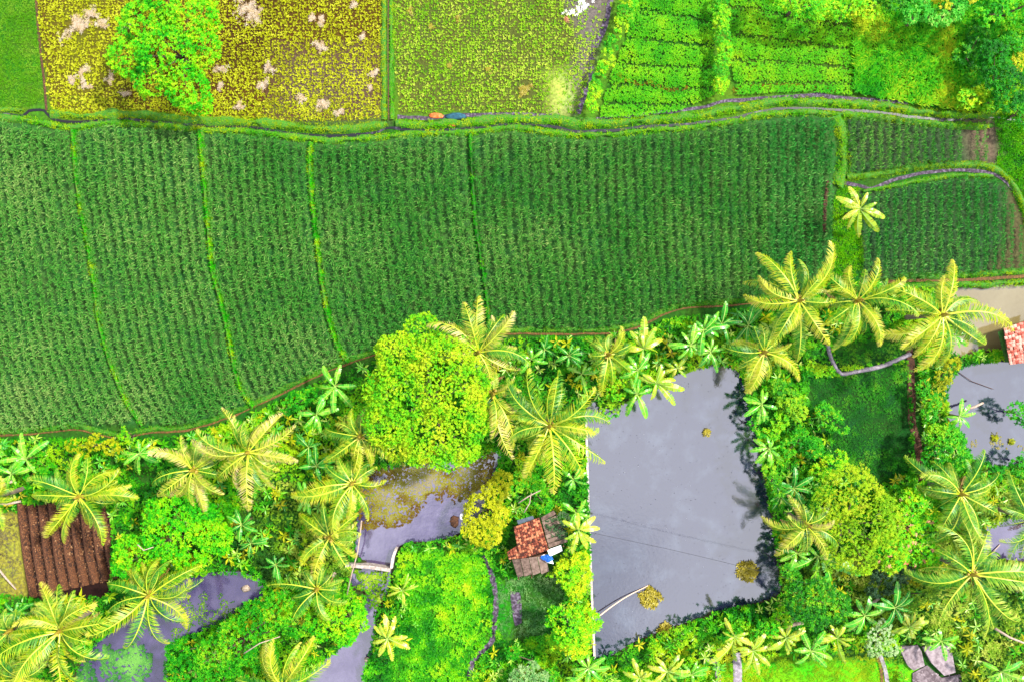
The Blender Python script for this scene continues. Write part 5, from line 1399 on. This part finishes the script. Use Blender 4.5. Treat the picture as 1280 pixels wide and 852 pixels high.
hut = tag(empty('hut', W3(662, 685)), 'small hut with red clay tile roof and grey plank lean-tos left of the large pond', 'hut')
tile_roof(hut, [(642, 658), (674, 646), (680, 667), (646, 678)], [2.2, 2.2, 2.75, 2.75], M['tile'], 9, 11, 1)
tile_roof(hut, [(646, 678.5), (680, 667.5), (686, 686), (652, 697)], [2.75, 2.75, 2.15, 2.15], M['tile'], 8, 11, 2)
tile_roof(hut, [(634, 689), (648, 680), (652, 696), (636, 698)], [2.0, 2.45, 2.05, 1.9], M['tile'], 5, 5, 3)
for i in range(4):       # lower lean-to sheets
    x0 = 640 + i * 10.6; x1 = x0 + 10.0
    z0, z1 = 1.98, 1.6
    o_ = (i % 2) * 0.03
    q = [(x0, 698.5 - i * 1.2), (x1, 697.6 - i * 1.2), (x1 + 4.5, 718.5 - i * 1.9), (x0 + 5 + (2 if i == 0 else 0), 721 - i * 1.4)]
    P = [W(a, b, z0 if j < 2 else z1) for j, (a, b) in enumerate(q)]
    part(MB().slab(P, [z0 + o_, z0 + o_, z1 + o_, z1 + o_], [z0 + o_ + .04] * 2 + [z1 + o_ + .04] * 2, t=0.3 + 0.15 * i), 'roof_plank', M['plank'], hut)
for i in range(7):       # right lean-to planks
    f = i / 7
    ax, ay = 676 + 10 * f, 646 + 38 * f
    q = [(ax, ay), (ax + (16 if i == 0 else 18 + 2 * i * 0.5), ay - 8 + 1.0 * i * 0.3), (ax + 18 + i + 1.5, ay - 3.4 + 0.3 * i), (ax + 1.6, ay + 4.9)]
    o_ = (i % 2) * 0.035 + 0.01 * i
    P = [W(a, b, 2.0) for a, b in q]
    part(MB().slab(P, [2.05 + o_, 1.75 + o_, 1.75 + o_, 2.05 + o_], [2.09 + o_, 1.79 + o_, 1.79 + o_, 2.09 + o_], t=0.3 + 0.5 * ((i * 37) % 10) / 10), 'roof_plank', M['plank'], hut)
part(MB().slab([W(a, b, 2.1) for a, b in [(646, 650), (666, 644), (668, 648), (648, 655)]], 2.02, 2.07), 'metal_sheet', M['steel'], hut)
for (a, b, c, d) in ((646, 662, 675, 651), (675, 651, 683, 684), (683, 684, 650, 693), (650, 693, 646, 662)):
    p, q = W3(a, b, 0), W3(c, d, 0); m_ = (p + q) / 2; dd = q - p
    part(MB().box((m_.x, m_.y, 0.95), (dd.length, 0.07, 2.0), Matrix.Rotation(math.atan2(dd.y, dd.x), 3, 'Z')), 'wall', M['wood'], hut)
for (a, b, h_) in ((648, 717, 1.55), (682, 711, 1.5), (700, 652, 1.7), (703, 676, 1.7), (664, 715, 1.5), (638, 694, 1.85)):
    p = W3(a, b, 0); part(MB().tube([(p.x, p.y, 0), (p.x, p.y, h_)], 0.05, 6), 'post', M['wood'], hut)
P = [W(a, b, 2.0) for a, b in [(684, 686), (701, 680), (703, 687), (687, 694)]]
tag(MB().slab(P, 2.17, 2.2).build('white_sheet', M['white']), 'white flat sheet lying on the hut beside the blue tarp', 'sheet')
rs = np.random.default_rng(5)
bmv, bmf = ball(10, 7)
cx_, cy_ = W(684.5, 696.5, 2.1)
V = [(cx_ + v[0] * 0.42 * (1 + 0.25 * rs.normal()), cy_ + v[1] * 0.3 * (1 + 0.25 * rs.normal()), 2.15 + v[2] * 0.14 * (1 + 0.3 * rs.normal())) for v in bmv]
tag(MB().add(V, bmf).build('tarp', M['blue']), 'crumpled bright blue tarp on the hut roof', 'tarp')
P = [W(a, b, 2.0) for a, b in [(676, 694), (680, 692), (690, 698), (692, 704), (683, 702)]]
tag(MB().slab(P, 2.03, 2.05).build('white_sheet', M['white']), 'small crumpled white plastic under the blue tarp', 'sheet')

hut2 = tag(empty('tiled_shed', W3(1268, 428)), 'pinkish clay tiled roof at the right edge between two ponds', 'shed')
tile_roof(hut2, [(1254, 410), (1310, 392), (1312, 448), (1262, 455)], [1.6, 1.6, 2.2, 2.0], M['tilep'], 13, 14, 4)
for (a, b) in ((1257, 414), (1264, 452), (1300, 400), (1305, 446)):
    p = W3(a, b, 0); part(MB().tube([(p.x, p.y, -0.8), (p.x, p.y, 1.6)], 0.06, 6), 'post', M['wood'], hut2)
for (a, b, c, d) in ((1257, 414, 1263, 451), (1263, 451, 1304, 446), (1258, 413, 1300, 400)):
    p, q = W3(a, b, 0), W3(c, d, 0); m_ = (p + q) / 2; dd = q - p
    part(MB().box((m_.x, m_.y, 0.6), (dd.length - .1, 0.06, 1.9), Matrix.Rotation(math.atan2(dd.y, dd.x), 3, 'Z')), 'wall', M['wood'], hut2)
part(MB().slab([W(a, b, 1.3) for a, b in [(1247, 415), (1253, 412), (1262, 452), (1257, 452)]], [1.3] * 4, [1.36] * 4), 'mossy_board', M['bundd'], hut2)

# broken slabs at the bottom right
sl = tag(empty('ruined_floor', W3(1165, 830)), 'broken grey concrete floor slabs near the bottom edge on the right', 'ruin')
for q, z1 in (([(1122, 807), (1145, 804), (1150, 812), (1154, 830), (1140, 836), (1133, 830)], 0.28), ([(1151, 806), (1186, 804), (1192, 838), (1178, 842), (1162, 826)], 0.34), ([(1140, 840), (1158, 830), (1176, 846), (1196, 842), (1204, 880), (1140, 890)], 0.15)):
    part(MB().slab([W(a, b) for a, b in q], 0.0, z1, t=z1 * 2), 'slab', M['slab'], sl)
# rubble on the lowest slab
rs = np.random.default_rng(9)
V = []; F = []
for i in range(160):
    p = W(rs.uniform(1140, 1200), rs.uniform(838, 880)); b = len(V); s = rs.uniform(0.05, 0.13)
    for v in ((-1, -1, 0), (1, -1, 0), (1, 1, 0), (-1, 1, 0), (0, 0, 1)):
        V.append((p[0] + v[0] * s * rs.uniform(.6, 1.2), p[1] + v[1] * s * rs.uniform(.6, 1.2), 0.13 + v[2] * s))
    F += [(b, b + 1, b + 4), (b + 1, b + 2, b + 4), (b + 2, b + 3, b + 4), (b + 3, b, b + 4)]
tag(link('rubble', mesh('rubble', np.array(V), np.array(F), M['slab'], rs.random(len(F)))), 'rubble and litter on the broken slabs', 'rubble', kind='stuff')
ribbon('drain', [(1100, 818), (1106, 835), (1112, 870)], 5, M['concg'], 'thin pale drain left of the broken slabs', 'ditch', z=0.09)
ribbon('dirt_strip', [(1095, 815), (1101, 835), (1104, 870)], 3.4, M['path'], 'rusty strip along the right side of the bright lawn', 'bare ground', z=0.08)

# ------------------------------------------------------------------ things on the water
pts = smooth_line([(748, 768), (765, 756), (785, 744), (811, 732)], 5)
L3 = [W3(a, b, -0.1) for a, b in pts]
for i, p in enumerate(L3): p.z = 0.25 - 0.55 * i / (len(L3) - 1)
tag(MB().tube(L3, [0.06 - 0.03 * i / len(L3) for i in range(len(L3))], 6).build('bamboo_pole', M['bamboo'], smooth=True), 'pale curved bamboo pole reaching from the wall onto the pond', 'pole')
M['foam'] = foliage('debris', [(40, 42, 55), (80, 82, 95), (130, 132, 145), (230, 235, 240)], 0.0, objvar=0)
M['float'] = foliage('floating_leaf', [(120, 110, 20), (185, 170, 40), (220, 205, 70), (235, 220, 130)], 0.25, objvar=0.1)
M['floatg'] = foliage('floating_weed', [(40, 110, 50), (90, 165, 70), (130, 200, 90)], 0.25, objvar=0.1)
def clump(cx, cy, r, label, mat, seed, n=160, L=0.28, cat='floating plant'):
    rs = np.random.default_rng(seed)
    a = rs.uniform(0, 6.283, n); q = np.sqrt(rs.random(n)) * r * (0.75 + 0.4 * vnoise(np.cos(a) * 2 + 9, np.sin(a) * 2 + 9, seed))
    x = cx + q * np.cos(a); y = cy + q * np.sin(a)
    P = world(x, y, 0 * x + WL); P[:, 2] = WL + 0.02 + 0.35 * np.clip(1 - (q / r) ** 2, 0, 1) * rs.random(n)
    V, F, T = rosettes(P, rs.normal(0.5, 0.25, n), 5, L, 0.3, 0.0, 0.8, rs)
    return tag(link('floating_plant', mesh('floating_plant', V, F, M[mat], T)), label, cat, 'plant clumps on the large pond')
clump(812, 746, 14, 'largest yellowish plant clump floating at the end of the bamboo pole', 'float', 1)
clump(934, 713, 13, 'yellow pinkish plant clump floating near the lower right shore of the large pond', 'float', 2, 130)
clump(831, 788, 10, 'dull brownish plant clump among the lower shore reflections', 'float', 3, 110)
clump(883, 540, 5, 'tiny plant tuft alone in the upper middle of the large pond', 'float', 4, 30, 0.2)
# algae and weed mats (uncountable)
def mat_stuff(poly, dens, label, mat, seed, L=0.12, thr=0.45, sc=0.06, tone=0.5, pond=None):
    x, y, rs = scatter(poly, dens, seed)
    f = fbm(x * sc, y * sc, seed, 4)
    f = f + np.clip(-sdf(x, y, poly) / 30.0, 0, 1) * 0.3 - 0.15
    k = f > thr + rs.normal(0, 0.03, len(x))
    if pond is not None: k &= inpoly(x, y, pond)
    x, y, f = x[k], y[k], f[k]
    P = world(x, y, 0 * x + WL); P[:, 2] = WL + 0.012 + 0.02 * rs.random(len(x))
    V, F, T = rosettes(P, tone + 2.0 * (f - 0.55), 4, L, 0.8, -0.05, 0.12, rs, fold=0.05, bend=0)
    tag(link('algae', mesh('algae', V, F, M[mat], T)), label, 'algae', kind='stuff')
M['algae'] = foliage('algae_olive', [(95, 62, 0), (125, 112, 15), (150, 148, 40), (160, 150, 110)], 0.1, objvar=0)
mat_stuff([(440, 590), (620, 560), (615, 600), (585, 622), (545, 640), (500, 658), (450, 662)], 75, 'olive brown algae over the upper part of the small pond', 'algae', 61, 0.12, 0.33, 0.05, 0.5, POND_LEFT)
mat_stuff([(1200, 540), (1290, 540), (1290, 580), (1200, 580)], 40, 'thin floating weed at the bottom of the blue grey pond', 'algae', 62, 0.10, 0.6, 0.06, 0.7, POND_R2)
mat_stuff([(130, 805), (190, 805), (190, 880), (120, 880)], 45, 'bluish green weed clump floating at the bottom of the dark purple pond', 'floatg', 63, 0.17, 0.40, 0.05, 0.5, POND_LL)
mat_stuff([(95, 820), (125, 810), (120, 880), (80, 880)], 45, 'olive weed fringe at the left shore of the dark purple pond', 'floatg', 64, 0.17, 0.35, 0.05, 0.35, POND_LL)
mat_stuff([(210, 735), (300, 740), (290, 775), (240, 800), (215, 800)], 55, 'dark scum flecks in the middle of the dark purple pond', 'undero', 65, 0.08, 0.52, 0.09, 0.25, POND_LL)
mat_stuff([(440, 706), (485, 706), (478, 770), (450, 780), (436, 740)], 60, 'green weed choking the top of the muddy channel', 'undero', 66, 0.14, 0.42, 0.06, 0.6, CHANNEL)
clump(1243, 547, 4.5, 'small bright yellow green leaf patch on the blue grey pond', 'tree_o', 7, 40, 0.16)
clump(1264, 551, 4, 'second yellow leaf patch nearer the right edge on the blue grey pond', 'tree_o', 8, 30, 0.16)

x, y, rs = scatter(POND_MAIN, 2.5, 71)
n = len(x)
P = world(x, y, 0 * x + WL); P[:, 2] = WL + 0.01
V, F = leaf_set(P, rs.uniform(0, 6.28, n), 0.02 * np.ones(n), rs.uniform(0.03, 0.12, n), rs.uniform(0.02, 0.06, n), 0.0, 0)
tag(link('floating_debris', mesh('floating_debris', V, F, M['foam'], np.repeat(rs.random(n) ** 1.5 * 0.75, 2))), 'small specks of debris floating on the large pond', 'debris', kind='stuff')

# wires across the pond
for (a, b, c, d, z_, lb) in ((738, 665, 1010, 729, 4.2, 'thin dark wire crossing above the large pond'),):
    pts = []
    for i in range(15):
        t = i / 14; p = W3(a + (c - a) * t, b + (d - b) * t, z_); p.z = z_ - 0.8 * math.sin(math.pi * t); pts.append(p)
    tag(MB().tube(pts, 0.013, 4).build('wire', M['wire']), lb, 'wire')

# ------------------------------------------------------------------ straw, mounds, litter
def straw(cx, cy, r, label, seed, mat='straw', n=None, group='straw heaps in the yellow stubble field', cat='straw heap', name='straw_heap'):
    rs = np.random.default_rng(seed)
    n = n or int(10 + r * r * 0.55)
    ns_ = 5 + int(rs.integers(0, 4)); sa = rs.uniform(0, 6.283, ns_); sl = rs.uniform(0.35, 1.25, ns_)
    pick = rs.integers(0, ns_, n); a = sa[pick] + rs.normal(0, 0.16, n); q = rs.random(n) ** 0.8 * r * sl[pick]
    x = cx + q * np.cos(a) + rs.normal(0, r * 0.10, n); y = cy + q * np.sin(a) + rs.normal(0, r * 0.10, n)
    P = world(x, y, 0 * x); P[:, 2] = 0.04 + 0.12 * rs.random(n)
    V, F, T = rosettes(P, rs.normal(0.5, 0.3, n), 5, 0.2, 0.16, -0.1, 0.4, rs)
    return tag(link(name, mesh(name, V, F, M[mat], T)), label, cat, group)
slab_lab = ['largest pale straw heap, left part of the yellow stubble field', 'small straw heap above the largest one near the top edge', 'round straw heap just right of the largest one', 'straw heap between the largest one and the big tree',
 'round white straw heap below the largest one', 'small straw heap left of the round white one', 'streaky straw heap below the round white one', 'small tall straw heap under the lower left of the tree', 'faint straw heap left of the tree foot',
 'big pale straw heap right of the tree at the top edge', 'straw heap at the lower right side of the tree', 'small straw heap near the bund under the tree', 'bright straw heap near the top, middle of the field', 'fainter straw heap joined to the bright top one', 'pale straw heap in the middle of the field right half',
 'small straw heap near the yellow bund, upper', 'white violet straw heap near the yellow bund', 'tiny violet straw heap near the yellow bund, lower', 'straw heap near the middle of the field, left of the wet area', 'large white straw heap near the lower bund', 'pinkish straw heap left of the large lower one',
 'pinkish straw heap right of the large lower one', 'tiny straw heap at the top edge near the yellow bund', 'small pink straw spot at the right foot of the tree', 'faint orange straw heap right of the tree', 'straw heap overlapping the big pale one at the top edge']
for i, ((a, b, r), lb) in enumerate(zip(SPOTS1, slab_lab)): straw(a, b, r, lb, 600 + i)
straw(655, 113, 11, 'brown dry mound in the lower part of the green stubble field', 640, 'float', 90, None, 'mound', 'dry_mound')
for i, (a, b, lb) in enumerate([(513, 15, 'small brown spot near the top left of the green stubble field'), (571, 24, 'brown tuft near the top middle of the green stubble field'), (562, 82, 'orange tuft in the middle of the green stubble field'), (610, 88, 'dark orange tuft right of the middle of the green stubble field'), (540, 35, 'tiny orange tuft left in the green stubble field'), (708, 25, 'orange tuft in the pale wet corner')]):
    straw(a, b, 4.5, lb, 650 + i, 'flower' if i == 5 else 'float', 16, 'dry tufts in the green stubble field', 'dry tuft', 'dry_tuft')
straw(735, 8, 14, 'white and bluish litter at the wet top corner of the green stubble field', 660, 'white', 40, None, 'litter', 'litter')
straw(715, 18, 9, 'pale litter left of the bluish litter at the top edge', 661, 'white', 16, None, 'litter', 'litter')
rs = np.random.default_rng(11)
for (a, b, rx, ry, mt, lb, nm, ct) in ((570, 146, 13, 4.5, 'bluedk', 'dark blue green tarp lying in the mud above the ditch', 'tarp', 'tarp'), (545, 145, 9, 4, 'orange', 'orange brown dry palm leaf left of the dark tarp', 'dry_leaf_pile', 'leaf pile'), (567, 156, 13, 2.4, 'orange', 'thin reddish streak of dry leaves under the dark tarp', 'dry_leaf_pile', 'leaf pile'),
                                       (306, 736, 6, 4.5, 'rock', 'brown round float in the dark purple pond', 'float', 'float'), (437, 744, 4.5, 4.5, 'rock', 'white round stone at the foot of the thin plank', 'stone', 'stone'), (417, 717, 3.5, 4, 'rock', 'pale small stone above the thin plank', 'stone', 'stone'),
                                       (460, 824, 5, 5, 'rock', 'brown stone on the edge of the muddy channel', 'stone', 'stone'), (577, 646, 3, 4, 'white', 'bluish white bag at the right shore of the small pond', 'bag', 'bag'), (568, 652, 6, 8, 'soil', 'dark clod of earth at the right shore of the small pond', 'earth_clod', 'earth')):
    v0, f0 = ball(10, 6)
    z0 = WL if mt == 'rock' and a == 306 else 0.05
    if a in (577, 568): z0 = WL + 0.05
    x0, y0 = W(a, b, 0)
    V = [(x0 + v[0] * rx * S * (1 + 0.15 * rs.normal()), y0 + v[1] * ry * S * (1 + 0.15 * rs.normal()), z0 + 0.12 * max(v[2], -0.3) * (1 + 0.3 * rs.normal()) * (2 if mt == 'rock' else 1)) for v in v0]
    tag(MB().add(V, f0).build(nm, M[mt], smooth=True), lb, ct)

def log(pts, r, label, name='fallen_branch', z=0.3, mat='dead'):
    L = [W3(a, b, z) for a, b in pts]
    for i, p in enumerate(L): p.z = z + 0.05 * (i % 2)
    return tag(MB().tube(L, [r * (1 - 0.5 * i / len(L)) for i in range(len(L))], 6).build(name, M[mat], smooth=True), label, 'branch')
log([(-6, 610), (8, 604), (18, 600)], 0.16, 'pale fallen trunk at the left edge above the tilled beds', z=0.7)
log([(-6, 630), (10, 629), (26, 626)], 0.14, 'second pale fallen trunk just below the first at the left edge', z=0.5)
log([(-4, 708), (8, 722), (20, 736)], 0.10, 'reddish stick lying on the dry grass by the left edge')
log([(31, 768), (40, 765), (48, 761)], 0.10, 'pale stick below the tilled beds')
log([(985, 782), (995, 779), (1004, 778)], 0.18, 'grey weathered log on the lower bank', z=1.0)
log([(1083, 758), (1093, 751), (1102, 745)], 0.16, 'grey log in the dark gap below the fine leaved round tree', z=0.6)
log([(1244, 785), (1262, 796), (1285, 805)], 0.11, 'pale bare pole between the lower right palms', z=1.2)
log([(1197, 464), (1214, 476), (1242, 486)], 0.03, 'thin dead twig in the blue grey pond', z=-0.2, mat='soil')
log([(1205, 512), (1218, 508), (1229, 503)], 0.13, 'short cut stump leaning over the blue grey pond', z=1.0)
log([(832, 425), (838, 437), (842, 446)], 0.08, 'reddish stick between the banana groups under the footpath', z=0.5)
log([(648, 628), (660, 620), (668, 616), (676, 612)], 0.06, 'pale dead branch above the hut, left', z=1.9)
log([(655, 640), (662, 628), (664, 615)], 0.05, 'pale dead branch above the hut, upright', z=1.9)
log([(172, 680), (180, 687), (192, 683)], 0.05, 'bare pale twig on the bright tree by the tilled beds', z=5.2)
log([(452, 650), (447, 690), (440, 715), (434, 742)], 0.07, 'pale leaning pole beside the lowest stacked palm', z=1.2)
log([(1232, 700), (1240, 690), (1250, 680)], 0.06, 'thin stick in the water patch between the right palms', z=-0.25)
log([(728, 818), (730, 832)], 0.04, 'thin pale stake near the pond wall end', z=0.5)
log([(305, 816), (325, 803), (350, 795)], 0.05, 'bare pale twig across the spreading tree', z=4.8)
